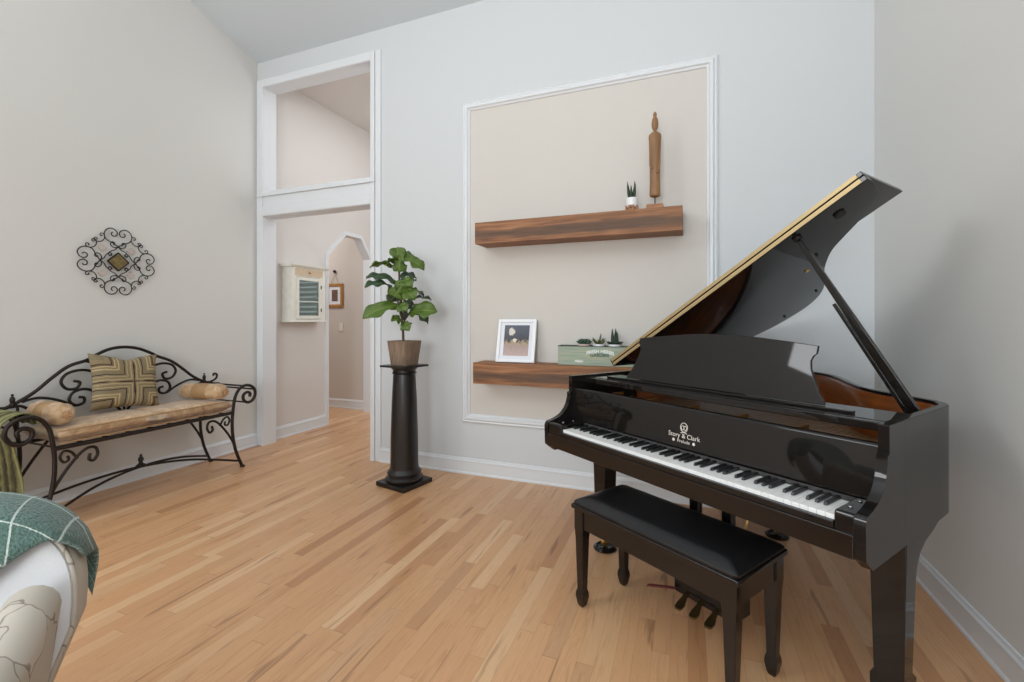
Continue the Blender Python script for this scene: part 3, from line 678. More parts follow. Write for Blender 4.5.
# ---------------------------------------------------------------- wall medallion
t = empty('wall_medallion', 'round scrolled iron wall medallion with a gold diamond tile', 'wall decoration', (XL, 2.19, 1.755))
def spiral(cy, cz, r0, a0, turns, sgn, n=22):
    """arc that curls in from radius r0 to nothing; starts at angle a0"""
    return [(0, cy + r0 * (1 - .8 * k / n) * math.cos(a0 + sgn * turns * 2 * math.pi * k / n), cz + r0 * (1 - .8 * k / n) * math.sin(a0 + sgn * turns * 2 * math.pi * k / n)) for k in range(n + 1)]
XO = .022
def rotp(pts, a): return [(XO, p_[1] * math.cos(a) - p_[2] * math.sin(a), p_[1] * math.sin(a) + p_[2] * math.cos(a)) for p_ in pts]
for q_ in range(4):
    w = MB()
    for s_ in (-1, 1):
        h = [(0, 0, .118), (0, s_ * .035, .142), (0, s_ * .078, .165), (0, s_ * .092, .205), (0, s_ * .078, .240), (0, s_ * .047, .256), (0, s_ * .017, .243), (0, s_ * .006, .218), (0, s_ * .020, .198), (0, s_ * .040, .200), (0, s_ * .046, .217), (0, s_ * .036, .226)]
        w.tube(rotp(crv(h, 5), q_ * math.pi / 2), .0042, 6)
        h = [(0, 0, .118), (0, s_ * .022, .108), (0, s_ * .045, .118), (0, s_ * .052, .138), (0, s_ * .038, .152), (0, s_ * .024, .142), (0, s_ * .032, .130)]
        w.tube(rotp(crv(h, 5), q_ * math.pi / 2), .0038, 6)
        h = [(0, 0, .118), (0, s_ * .022, .092), (0, s_ * .046, .080), (0, s_ * .064, .060), (0, s_ * .060, .044), (0, s_ * .046, .046), (0, s_ * .048, .058)]
        w.tube(rotp(crv(h, 5), q_ * math.pi / 2), .0038, 6)
    w.build('heart_scroll', M['iron_dark'], t, smooth=True)
    for s_ in (-1, 1):
        w = MB()   # small C scrolls linking the hearts round the rim
        half_ = [(0, -.022), (.020, -.017), (.036, -.002), (.039, .014), (.029, .024), (.017, .018), (.019, .007), (.027, .008)]
        pts = crv([(0, -a_, b_) for a_, b_ in half_[::-1]] + [(0, a_, b_) for a_, b_ in half_[1:]], 4)
        ctr = (.117, .168) if s_ > 0 else (.168, .117)
        pts = rotp(pts, -math.pi / 4); pts = [(XO, p_[1] + ctr[0], p_[2] + ctr[1]) for p_ in pts]
        w.tube(rotp(pts, q_ * math.pi / 2), .0038, 6)
        w.build('rim_scroll', M['iron_dark'], t, smooth=True)
w = MB()
for i in range(4):
    a, b_ = math.pi / 2 * i, math.pi / 2 * (i + 1)
    w.tube([(XO, .070 * math.cos(a), .070 * math.sin(a)), (XO, .070 * math.cos(b_), .070 * math.sin(b_))], .006, 6)
w.build('diamond_frame', M['iron_dark'], t)
w = MB(); w.prism([(.066, 0), (0, .066), (-.066, 0), (0, -.066)], lambda a, b: (.001, a, b), lambda a, b: (.024, a, b)); w.build('centre_tile', M['goldtile'], t)
for i in range(4):
    a = math.pi / 4 + i * math.pi / 2; cy, cz = .135 * math.cos(a), .135 * math.sin(a)
    w = MB(); n = 16
    w.prism([(cy + (.024 + .005 * math.cos(4 * k * 2 * math.pi / n)) * math.cos(2 * math.pi * k / n), cz + (.024 + .005 * math.cos(4 * k * 2 * math.pi / n)) * math.sin(2 * math.pi * k / n)) for k in range(n)], lambda a, b: (.001, a, b), lambda a, b: (.010, a, b))
    w.build('shell_tile', M['tan_tile'], t)

# ---------------------------------------------------------------- iron settee along the left wall
SX, SY = -3.88, 2.19           # centre
t = empty('iron_settee', 'long wrought iron scroll settee with a champagne seat cushion, left wall', 'bench', (SX, SY, 0))
XF, XB = .20, -.205            # front / back plane (local x)
ri = .011
def mir(pts): return [(x, -y, z) for x, y, z in pts]
# legs: each continues into the arm's front scroll
leg_pts = [(0, .685, 0.012), (0, .665, .05), (0, .62, .17), (0, .595, .30), (0, .590, .42), (0, .598, .52), (0, .615, .62), (0, .65, .685), (0, .70, .715), (0, .76, .71), (0, .805, .672), (0, .812, .62), (0, .785, .575), (0, .74, .562), (0, .70, .588), (0, .695, .632), (0, .73, .655), (0, .76, .64), (0, .757, .61)]
def shp(pts, x): return [(x, p_[1], p_[2]) for p_ in pts]
for s_ in (1, -1):
    lp = leg_pts if s_ == 1 else mir(leg_pts)
    MB().tube(crv(shp(lp, XF), 5), [.013] * (18 * 5 + 1), 8).build('leg', M['iron'], t, smooth=True)
    MB().tube(crv(shp(lp[:9], XB), 5), [.012] * 41, 8).build('leg', M['iron'], t, smooth=True)
    for x in (XF, XB):
        MB().lathe([(.010, .001), (.020, .002), (.021, .012), (.012, .018)], cx=x, cy=s_ * .687, n=12).build('foot', M['iron'], t, smooth=True)
    # arm rails joining front and back scrolls
    w = MB(); w.tube([(XF, s_ * .70, .715), (XB, s_ * .70, .715)], .008, 8); w.tube([(XF, s_ * .803, .672), (XB, s_ * .803, .672)], .008, 8); w.tube([(XF, s_ * .74, .562), (XB, s_ * .74, .562)], .007, 8)
    w.tube(crv([(XB, s_ * .803, .672), (XB, s_ * .76, .71), (XB, s_ * .70, .715)], 5), .009, 8)
    w.build('arm_rail', M['iron'], t, smooth=True)
    # finial and curls above the arm at the back
    w = MB(); w.ball((XB, s_ * .625, .748), .016, sc=(1, 1, 1.1)); w.ball((XB, s_ * .625, .780), .014, sc=(1, 1, 1.8)); w.ball((XB, s_ * .625, .812), .008)
    w.tube(crv([(XB, s_ * .54, .70), (XB, s_ * .585, .735), (XB, s_ * .625, .735), (XB, s_ * .69, .738), (XB, s_ * .735, .760), (XB, s_ * .742, .795), (XB, s_ * .715, .805), (XB, s_ * .708, .785)], 5), .009, 8)
    w.build('finial', M['iron'], t, smooth=True)
    # brackets under the seat
    w = MB()
    k_ = lambda y, z: (XF, s_ * (.605 - (.605 - y) * .62), .225 + (z - .225) * 1.0)
    w.tube(crv([k_(.605, .225), k_(.53, .31), k_(.42, .405), k_(.33, .455), k_(.25, .455), k_(.225, .41), k_(.26, .37), k_(.30, .385), k_(.29, .42)], 6), .0095, 8)
    w.tube(crv([k_(.40, .405), k_(.45, .455), k_(.51, .47), k_(.54, .435), k_(.51, .40), k_(.47, .41), k_(.48, .435)], 6), .008, 8)
    w.build('leg_bracket', M['iron'], t, smooth=True)
    w = MB()
    w.tube(crv([(XB, s_ * .605, .225), (XB, s_ * .56, .31), (XB, s_ * .50, .405), (XB, s_ * .45, .475)], 6), .0095, 8); w.build('leg_bracket', M['iron'], t, smooth=True)
# seat frame: rails and slats
w = MB()
w.tube([(XF, -.60, .496), (XF, .60, .496)], .015, 8); w.tube([(XB, -.60, .492), (XB, .60, .492)], .012, 8)
for k in range(9): w.box(XB, XF - .012, -.56 + k * .14 - .008, -.56 + k * .14 + .008, .489, .495)
w.build('seat_frame', M['iron'], t, smooth='auto')
# X stretcher that bows up to a finial
w = MB()
for s_ in (1, -1):
    w.tube(crv([(XF, s_ * .66, .06), (.08, s_ * .32, .155), (0, 0, .185), (-.08, -s_ * .32, .155), (XB, -s_ * .66, .06)], 8), .009, 8)
w.build('stretcher', M['iron'], t, smooth=True)
w = MB(); w.lathe([(r_, z_ - .04) for r_, z_ in [(.035, .23), (.030, .24), (.016, .25), (.012, .262), (.019, .275), (.016, .292), (.007, .305), (.010, .312), (.002, .322)]], n=14); w.build('stretcher_finial', M['iron'], t, smooth=True)
# back hoop and scrolls
hoop = [(-.64, .715), (-.55, .775), (-.46, .86), (-.36, .955), (-.26, 1.012), (-.16, 1.045), (-.07, 1.068), (0, 1.074), (.07, 1.068), (.16, 1.045), (.26, .99), (.36, .915), (.46, .845), (.55, .785), (.66, .728)]
hoop = [(-.70, .715), (-.62, .750), (-.52, .815), (-.43, .90), (-.34, .972), (-.24, 1.005), (-.19, 1.035), (-.10, 1.078), (0, 1.09), (.10, 1.072), (.19, 1.03), (.24, 1.0), (.34, .955), (.43, .885), (.52, .805), (.62, .745), (.70, .72)]
w = MB(); w.tube(crv([(XB, y, z) for y, z in hoop], 5), .012, 8); w.build('back_hoop', M['iron'], t, smooth=True)
w = MB(); w.tube(crv([(XB, -.24, 1.0), (XB, -.10, .96), (XB, 0, .945), (XB, .10, .965), (XB, .24, 1.0)], 6), .010, 8)
for s_ in (1, -1):
    w.tube(crv([(XB, s_ * .02, .74), (XB, s_ * .12, .87), (XB, s_ * .24, .935), (XB, s_ * .34, .925), (XB, s_ * .38, .87), (XB, s_ * .35, .815), (XB, s_ * .295, .81), (XB, s_ * .275, .85), (XB, s_ * .31, .865)], 6), .010, 8)
    w.tube(crv([(XB, s_ * .02, .60), (XB, s_ * .12, .72), (XB, s_ * .23, .795), (XB, s_ * .31, .785), (XB, s_ * .335, .73), (XB, s_ * .30, .69), (XB, s_ * .255, .70), (XB, s_ * .25, .735), (XB, s_ * .28, .745)], 6), .010, 8)
    w.tube(crv([(XB, s_ * .31, .69), (XB, s_ * .40, .745), (XB, s_ * .50, .775), (XB, s_ * .58, .76)], 6), .009, 8)
w.tube([(XB, 0, .50), (XB, 0, .945)], .008, 8); w.tube([(XB, -.60, .50), (XB, -.60, .73)], .008, 8); w.tube([(XB, .60, .50), (XB, .60, .73)], .008, 8)
w.build('back_scrollwork', M['iron'], t, smooth=True)
# seat cushion
def puff(w, x0, x1, y0, y1, z0, z1, nx=10, ny=24, dip=0.0, tuft=()):
    top = []; bot = []
    def sup(s_): return (1 - abs(2 * s_ - 1) ** 5) ** .35
    for side in (1, 0):
        for i in range(nx + 1):
            for j in range(ny + 1):
                a, b_ = i / nx, j / ny; e = sup(a) * sup(b_); mid = (z0 + z1) / 2; h = (z1 - z0) / 2
                z = mid + (h * e if side else -h * e)
                x = x0 + (x1 - x0) * a; y = y0 + (y1 - y0) * b_
                if side: z -= sum(.018 * math.exp(-((x - tx) ** 2 + (y - ty) ** 2) / .0009) + .010 * math.exp(-((y - ty) ** 2) / .0004) for tx, ty in tuft)
                w.uv[len(w.v)] = (a, b_); w.v.append((x, y, z))
    n1 = (nx + 1) * (ny + 1)
    for i in range(nx):
        for j in range(ny):
            a = i * (ny + 1) + j; w.f.append((a, a + 1, a + ny + 2, a + ny + 1)); a += n1; w.f.append((a, a + ny + 1, a + ny + 2, a + 1))
    for i in range(nx):
        for j in (0, ny):
            a = i * (ny + 1) + j; b_ = a + ny + 1; w.f.append((a, b_, b_ + n1, a + n1))
    for j in range(ny):
        for i in (0, nx):
            a = i * (ny + 1) + j; b_ = a + 1; w.f.append((a, b_, b_ + n1, a + n1))
    return w
cu = puff(MB(), XB + .02, XF + .015, -.585, .585,   .503, .622, 14, 60, tuft=((0, 0),)).build('seat_cushion', M['satin'], t, smooth=True)
w = MB()
zz = [(XF + .012, y / 20 * .57, .602) for y in range(-20, 21)]; w.tube(zz, .005, 6); zz = [(XF + .012, y / 20 * .57, .524) for y in range(-20, 21)]; w.tube(zz, .005, 6)
w.build('piping', M['satin_band'], cu, smooth=True)
w = MB(); w.ball((0.0, 0, .606), .012, sc=(1, 1, .6)); w.build('tuft_button', M['rope'], cu, smooth=True)

def bolster(y, x0, x1, label, rad=.062, rz=0):
    r = empty('bolster_pillow', label, 'pillow', (SX, SY + y, .623), rz, 'champagne bolsters on the settee')
    L_ = x1 - x0; n = 32; rings = []
    prof_ = [(0.0, .010), (.01, .3), (.025, .62), (.05, .82), (.10, .96), (.2, 1.0), (.3, .98), (.5, 1.0), (.7, .98), (.8, 1.0), (.9, .96), (.95, .82), (.975, .62), (.99, .3), (1, .010)]
    w = MB()
    for s_, q_ in prof_:
        rings.append([(x0 + L_ * s_, rad * q_ * (1 + .05 * math.sin(9 * k * 2 * math.pi / n) * (1 if s_ < .3 or s_ > .7 else .1)) * math.cos(2 * math.pi * k / n), rad + rad * q_ * (1 + .05 * math.sin(9 * k * 2 * math.pi / n) * (1 if s_ < .3 or s_ > .7 else .1)) * math.sin(2 * math.pi * k / n)) for k in range(n)])
    w.loft(rings); w.build('cover', M['satin'], r, smooth=True)
    w = MB(); w.loft([[(x0 + L_ * s_, (rad + .002) * q_ * math.cos(2 * math.pi * k / n), rad + (rad + .002) * q_ * math.sin(2 * math.pi * k / n)) for k in range(n)] for s_, q_ in ((.34, .97), (.35, 1), (.5, 1.01), (.65, 1), (.66, .97))]); w.build('centre_band', M['satin_band'], r, smooth=True)
    w = MB(); w.ball((x1 + .004, 0, rad), .016, sc=(.6, 1, 1))
    for k in range(10): w.tube([(x1 + .003, 0, rad), (x1 + .012, .028 * math.cos(k * .63), rad + .028 * math.sin(k * .63))], .004, 5)
    w.build('end_tassel', M['rope'], r, smooth=True)
bolster(-.515, -.19, .15, 'champagne bolster on the settee beside the olive throw', rad=.070)
bolster(.47, -.20, .215, 'champagne bolster at the settee end nearest the doorway', rad=.066, rz=R(14))

# square striped pillow leaning against the back
r = empty('throw_pillow', 'square olive pillow with dark striped cross pattern on settee', 'pillow', (SX - .07, SY - .055, .628))
r.rotation_euler = (R(-5), R(-14), 0)
w = MB(); n = 24; Sz = .212
for side in (1, -1):
    for i in range(n + 1):
        for j in range(n + 1):
            u_, v_ = i / n * 2 - 1, j / n * 2 - 1
            e = max(0, (1 - u_ ** 4)) ** .5 * max(0, (1 - v_ ** 4)) ** .5
            pin = 1 - .10 * (1 - u_ * u_) * abs(v_) ** 2; pin2 = 1 - .10 * (1 - v_ * v_) * abs(u_) ** 2
            dip = -.03 * math.exp(-(u_ * u_) / .12) * max(0, v_) ** 3
            w.uv[len(w.v)] = (i / n, j / n); w.v.append((side * (.062 * e + .003), u_ * Sz * 1.07 * pin2, Sz + v_ * Sz * pin + dip))
m_ = (n + 1) ** 2
for i in range(n):
    for j in range(n):
        a = i * (n + 1) + j; w.f.append((a, a + 1, a + n + 2, a + n + 1)); a += m_; w.f.append((a, a + n + 1, a + n + 2, a + 1))
for i in range(n):
    for j in (0, n):
        a = i * (n + 1) + j; b_ = a + n + 1; w.f.append((a, b_, b_ + m_, a + m_)); a = j * (n + 1) + i; b_ = a + 1; w.f.append((a, b_, b_ + m_, a + m_))
w.build('pillow_cover', M['pillow'], r, smooth=True)

# olive throw hanging over the near arm
w = MB(); prof_ = [(-.655, .66), (-.665, .70), (-.70, .733), (-.75, .735), (-.80, .71), (-.828, .66), (-.79, .58), (-.775, .46), (-.765, .34), (-.76, .24), (-.755, .15)]
cp = crv([(0, y, z) for y, z in prof_], 4); nx = 40
for i, p_ in enumerate(cp):
    for j in range(nx + 1):
        s_ = j / nx; x = XB + .02 + (XF - XB - .04) * s_; amp = .020 * min(1, max(0, (i - 18) / 14))
        w.uv[len(w.v)] = (s_, i / len(cp)); w.v.append((SX + x, SY + p_.y + amp * (1 + math.sin(s_ * 34 + .3 * math.sin(i * .3))), p_.z + .004 * math.sin(s_ * 21)))
for i in range(len(cp) - 1):
    for j in range(nx):
        a = i * (nx + 1) + j; w.f.append((a, a + 1, a + nx + 2, a + nx + 1))
tag(w.build('throw_blanket', M['olive'], smooth=True, solid=.008), 'olive green striped throw hanging over the near arm of the settee', 'blanket')

# ---------------------------------------------------------------- hall cabinet and picture
t = empty('wall_cabinet', 'small cream wall cabinet with a glass door, in the hall', 'cabinet', (XL, 3.985, 1.28))
hw, dp, hh = .245, .15, .64
w = MB(); w.box(.001, dp - .02, -hw, -hw + .015, .03, hh - .03); w.box(.001, dp - .02, hw - .015, hw, .03, hh - .03); w.box(.001, dp, -hw, hw, .012, .030); w.box(.001, dp - .02, -hw + .015, hw - .015, hh - .05, hh - .03); w.box(.001, .012, -hw + .015, hw - .015, .03, hh - .05)
w.box(dp - .02, dp, -hw, -hw + .055, .03, hh - .03); w.box(dp - .02, dp, hw - .085, hw, .03, hh - .03); w.box(dp - .02, dp, -hw + .055, hw - .085, hh - .135, hh - .03)
w.build('cabinet_body', M['cream'], t)
w = MB(); w.prism([(0, hh - .03), (dp + .02, hh - .03), (dp + .035, hh - .01), (dp + .035, hh), (0, hh)], lambda a, b: (a + .001, -hw - .03, b), lambda a, b: (a + .001, hw + .03, b)); w.build('cornice', M['cream'], t)
w = MB(); w.prism([(0, -.002), (dp + .02, -.002), (dp + .02, .004), (dp, .012), (0, .012)], lambda a, b: (a + .001, -hw - .02, b), lambda a, b: (a + .001, hw + .02, b)); w.build('base_moulding', M['cream'], t)
MB().box(dp, dp + .004, -hw + .04, hw - .05, hh - .125, hh - .045).build('top_panel', M['rawwood'], t)
MB().ball((dp + .008, 0, hh - .085), .012, sc=(.5, 1.6, 1)).build('panel_ornament', M['goldframe'], t, smooth=True)
d0, d1, z0_, z1_ = -hw + .057, hw - .087, .034, hh - .14
w = MB()
for a, b_, c_, d_ in ((d0, d0 + .03, z0_, z1_), (d1 - .03, d1, z0_, z1_), (d0 + .03, d1 - .03, z0_, z0_ + .035), (d0 + .03, d1 - .03, z1_ - .035, z1_), (d0 + .03, d1 - .03, .225, .232)): w.box(dp - .001, dp + .014, a, b_, c_, d_)
dr = w.build('door', M['cream'], t)
MB().box(dp + .004, dp + .007, d0 + .03, d1 - .03, z0_ + .03, z1_ - .03).build('pane', M['glass'], dr)
MB().box(dp + .012, dp + .018, (d1) - .002, d1 + .010, z0_ + .08, z0_ + .12).build('hinge', M['iron_dark'], dr)
MB().box(dp + .012, dp + .018, (d1) - .002, d1 + .010, z1_ - .12, z1_ - .08).build('hinge', M['iron_dark'], dr)
MB().box(.012, dp - .03, -hw + .016, hw - .016, .25, .262).build('shelf', M['cream'], t)

t = empty('hanging_picture', 'small gold framed picture hung by cord in the room beyond', 'picture', (-4.91, 5.35, 1.665))
w = MB(); a, b_ = .155, .178
for x0, x1, z0, z1 in ((-a, -a + .045, -b_, b_), (a - .045, a, -b_, b_), (-a + .045, a - .045, -b_, -b_ + .045), (-a + .045, a - .045, b_ - .045, b_)): w.box(x0, x1, -.022, -.001, z0, z1)
w.build('frame', M['goldframe'], t, bevel=.004)
MB().box(-a + .04, a - .04, -.010, -.004, -b_ + .04, b_ - .04).build('mat_board', M['mat_board'], t)
MB().box(-.055, .055, -.013, -.010, -.085, .085).build('print', M['smallprint'], t)
w = MB(); w.tube([(-.07, -.012, b_ - .005), (0, -.014, b_ + .17), (.07, -.012, b_ - .005)], .003, 6); w.build('cord', M['cord'], t)
tag(MB().ball((-4.91, 5.332, 1.665 + .178 + .18), .024, sc=(1, .75, 1)).build('picture_knob', M['black'], smooth=True), 'black round knob the small gold picture hangs from', 'knob')

# ---------------------------------------------------------------- GRAND PIANO (local x = along the keys, y = towards the tail)
OX, OY, PA = -.610, 2.256, R(-35.4)
t = empty('grand_piano', 'black baby grand piano with its lid propped open', 'piano', (OX, OY, 0), PA)
U0, U1 = -.135, 1.303
RT, RB = .99, .60
outer = crv([(U1, .17), (U1, .45), (U1, .70), (1.296, .775), (1.258, .835), (1.18, .885), (1.07, .94), (.965, 1.03), (.87, 1.16), (.76, 1.33), (.66, 1.455), (.55, 1.535), (.42, 1.565), (.28, 1.550), (.15, 1.495), (.015, 1.395), (-.09, 1.275)] and
            [(x, y, 0) for x, y in ((U1, .30), (U1, .50), (U1, .70), (1.296, .775), (1.258, .835), (1.18, .885), (1.07, .94), (.965, 1.03), (.87, 1.16), (.76, 1.33), (.66, 1.455), (.55, 1.530), (.42, 1.560), (.28, 1.545), (.15, 1.490), (.015, 1.385), (-.09, 1.255), (-.133, 1.12), (U0, .95), (U0, .30))], 5)
outer = [(p_.x, p_.y) for p_ in outer]
def offs(poly, d):
    out = []
    for i, p_ in enumerate(poly):
        a = Vector(poly[max(0, i - 1)]); b_ = Vector(poly[min(len(poly) - 1, i + 1)]); tt = (b_ - a).normalized(); nn = Vector((-tt.y, tt.x)); out.append((p_[0] + nn.x * d, p_[1] + nn.y * d))
    return out
inn = offs(outer, .028); inn2 = offs(outer, .048)
def wall_strip(po, pi, z0, z1):
    w = MB(); w.loft([[(o_[0], o_[1], z0), (o_[0], o_[1], z1 - .003), (o_[0] * .88 + i_[0] * .12, o_[1] * .88 + i_[1] * .12, z1), (o_[0] * .12 + i_[0] * .88, o_[1] * .12 + i_[1] * .88, z1), (i_[0], i_[1], z1 - .003), (i_[0], i_[1], z0)] for o_, i_ in zip(po, pi)]); return w
wall_strip(outer, inn, RB, RT).build('rim', M['lacquer'], t, smooth='auto')
keep = [k for k, q_ in enumerate(outer) if not (q_[0] < .2 and q_[1] < .62)]
ob_ = offs(outer, .0285)
wall_strip([ob_[k] for k in keep], [inn2[k] for k in keep], .74, RT - .012).build('inner_rim', M['mahog'], t, smooth='auto')
# cheeks
def cheek_profile(): 
    c = [(p_.x, p_.y) for p_ in crv([(0.0, .735, 0), (.012, .757, 0), (.055, .768, 0), (.105, .790, 0), (.142, .832, 0), (.158, .878, 0)], 6)]
    return [(.004, .636)] + [(0, .735)] + c[1:] + [(.158, .900), (.172, .905), (.172, RT - .003), (.175, RT), (.2995, RT), (.2995, RB), (.05, RB)]
cp_ = cheek_profile()
for x0, x1 in ((U0, U0 + .028), (U1 - .028, U1)):
    w = MB(); w.prism(cp_, lambda a, b: (x0, a, b), lambda a, b: (x1, a, b)); w.build('cheek', M['lacquer'], t, smooth='auto')
# key blocks
for x0, x1 in ((U0 + .027, -.003), (1.224, U1 - .027)):
    w = MB(); w.prism([(.006, .655), (.006, .748), (.012, .756), (.168, .756), (.168, .655)], lambda a, b: (x0, a, b), lambda a, b: (x1, a, b)); w.build('key_block', M['lacquer'], t, bevel=.005)
for x in (-.05, 1.245):
    for y in (.06, .13): MB().ball((x, y, .758), .006, sc=(1, 1, .5)).build('key_block_screw', M['steel'], t, smooth=True)
# keybed, key slip, action box and bottom
MB().box(U0 + .0285, U1 - .0285, .016, .60, .626, .654).build('keybed', M['lacq_brown'], t, bevel=.003)
MB().box(U0 + .0285, U1 - .0285, -.002, .015, .632, .700).build('key_slip', M['lacq_brown'], t, bevel=.003)
MB().box(-.003, 1.224, .000, .016, .701, .722).build('key_slip_strip', M['lacquer'], t, bevel=.003)
MB().box(U0 + .03, U1 - .03, .60, .64, .62, .80).build('belly_rail', M['lacq_brown'], t)
for (xa, ya, xb, yb) in ((.1, .64, .35, 1.45), (.6, .64, .5, 1.45), (1.1, .64, .72, 1.25)):
    w = MB(); d = Vector((xb - xa, yb - ya, 0)).normalized(); nn = Vector((-d.y, d.x, 0)) * .03
    w.loft([[(xa + s_ * nn.x, ya + s_ * nn.y, z) for s_, z in ((-1, .64), (1, .64), (1, .73), (-1, .73))], [(xb + s_ * nn.x, yb + s_ * nn.y, z) for s_, z in ((-1, .64), (1, .64), (1, .73), (-1, .73))]]); w.build('brace', M['mahog'], t)
# white and black keys
kw = 1.222 / 52; g = .0007
me0 = None
for i in range(52):
    if me0 is None:
        w = MB(); w.prism([(.0, .0), (.0, .012), (.0012, .0135), (.150, .0135), (.150, .0)], lambda a, b: (g, a, b), lambda a, b: (kw - g, a, b)); k0 = w.build('white_key', M['ivory'], t, loc=(0, .018, .7215)); me0 = k0.data
        w = MB(); w.box(g, kw - g, .0012, .015, -.02, -.0); 
    else:
        o = k0.copy(); C.objects.link(o); o.parent = t; o.location = (i * kw, .018, .7215)
MB().box(0, 1.222, .019, .165, .655, .7212).build('key_frame', M['black'], t)
k1 = None
for i in range(51):
    if (i % 7) in (0, 2, 3, 5, 6):     # A# C# D# F# G#
        off = {0: .001, 2: -.0015, 3: .0015, 5: -.002, 6: 0}[i % 7]
        if k1 is None:
            w = MB(); w.loft([[(-.0055, .0, 0), (.0055, .0, 0), (.0055, .098, 0), (-.0055, .098, 0)], [(-.0050, .006, .0105), (.0050, .006, .0105), (.0050, .098, .0115), (-.0050, .098, .0115)]])
            k1 = w.build('black_key', M['ebony'], t, bevel=.0012, loc=((i + 1) * kw + off, .070, .7355))
        else:
            o = k1.copy(); C.objects.link(o); o.parent = t; o.location = ((i + 1) * kw + off, .070, .7355)
# fallboard with lettering
fx0, fx1 = U0 + .027, U1 - .027
w = MB(); fp = [(.169, .757), (.173, .752), (.200, .752), (.222, .918), (.216, .926), (.190, .926), (.182, .916)]
w.prism(fp, lambda a, b: (fx0, a, b), lambda a, b: (fx1, a, b)); fb = w.build('fallboard', M['lacquer'], t, bevel=.003)
MB().box(.0, 1.222, .1655, .1685, .737, .752).build('felt_strip', M['felt'], t)
fang = math.atan2(.013, .159)
TM = lambda x, z: Matrix.Translation((x, .1690 + (z - .757) * math.tan(fang) - .0012, z)) @ Matrix.Rotation(R(90) - fang, 4, 'X')
text_mesh('lettering', 'Story & Clark', .0275, M['letter'], fb, TM(.605, .809), .0003, bold=0)
text_mesh('lettering', 'Prelude', .020, M['letter'], fb, TM(.605, .786), .0003, bold=0)
def disc(x, z, r_, star):
    w = MB(); n = 24; vs = []
    T_ = TM(x, z)
    pts = [((r_ * (1 - star * (k % 3 == 0))) * math.cos(2 * math.pi * k / n), (r_ * (1 - star * (k % 3 == 0))) * math.sin(2 * math.pi * k / n)) for k in range(n)]
    w.prism(pts, lambda a, b: tuple(T_ @ Vector((a, b, 0))), lambda a, b: tuple(T_ @ Vector((a, b, .0004)))); return w
disc(.556, .786, .007, .25).build('printed_flower', M['letter'], fb); disc(.654, .786, .007, .25).build('printed_flower', M['letter'], fb)
# crest: ring with a curl inside
T_ = TM(.605, .845); w = MB()
w.tube([tuple(T_ @ Vector((.017 * math.cos(a / 10 * math.pi), .019 * math.sin(a / 10 * math.pi), .0005))) for a in range(21)], .0016, 6)
for s_ in (-1, 1):
    w.tube([tuple(T_ @ Vector((s_ * (.006 + .007 * math.cos(a / 6 * math.pi)), -.002 + .009 * math.sin(a / 6 * math.pi), .0005))) for a in range(13)], .0014, 6)
w.tube([tuple(T_ @ Vector((x / 10 * .015, -.022 + .002 * math.cos(x / 3), .0005))) for x in range(-10, 11)], .0018, 6)
w.build('crest', M['letter'], fb)
# gap behind the fallboard: gold plate, black strip added in place of the gap's shade
MB().box(U0 + .05, U1 - .05, .225, .62, .83, .842).build('iron_plate', M['gold'], t)
MB().box(U0 + .05, U1 - .05, .228, .300, .8425, .888).build('gap_shade_strip', M['black'], t)
for k in range(5): MB().box(.14 + k * .22, .152 + k * .22, .228, .30, .8885, .925).build('plate_lug', M['gold'], t)
inner_poly = [p_ for p_ in inn2 if p_[1] > .60]
inner_poly = [(U1 - .05, .62)] + inner_poly + [(U0 + .05, .62)]
w = MB(); w.prism(inner_poly, lambda a, b: (a, b, .775), lambda a, b: (a, b, .785)); w.build('soundboard', M['mahog'], t)
sh = [((p_[0] - .5) * .90 + .5, (p_[1] - .62) * .90 + .62) for p_ in inner_poly]
w = MB(); w.prism(sh, lambda a, b: (a, b, .795), lambda a, b: (a, b, .806)); w.build('harp_plate', M['gold'], t)
w = MB()
for k in range(40):
    u_ = .02 + k * .029; e = .66 + (1.40 - .66) * max(.15, 1 - (u_ - .05) / 1.2) ** 1.1
    w.tube([(u_, .50, .850), (u_ * .93 + .03, min(e, 1.40), .825)], .0009, 4)
o = w.build('strings', M['steel'], t); o['kind'] = 'stuff'
# music shelf and desk
w = MB(); w.box(U0 + .029, U1 - .029, .262, .290, .950, .978); w.build('front_rail', M['lacquer'], t, bevel=.003)
MB().box(U0 + .030, U1 - .030, .2905, .50, .966, .980).build('music_shelf', M['lacquer'], t, bevel=.002)
MB().box(.0, 1.155, .330, .352, .9803, .990).build('desk_ledge', M['lacquer'], t, bevel=.002)
cxm = .588
half = [(.470, 0), (.466, .012), (.448, .04), (.428, .085), (.412, .125), (.408, .155), (.414, .172), (.425, .182), (.427, .212), (.40, .2155), (.3, .226), (.2, .236), (.1, .243), (0, .246)]
poly = [(-x, z) for x, z in half] + [(x, z) for x, z in half[::-1][1:]]
lean = math.tan(R(15))
w = MB(); w.prism(poly, lambda a, b: (cxm + a, .356 + b * lean, .9905 + b), lambda a, b: (cxm + a, .370 + b * lean, .9905 + b)); w.build('music_desk', M['lacquer'], t, bevel=.002)
# lid
LA = R(32.1)

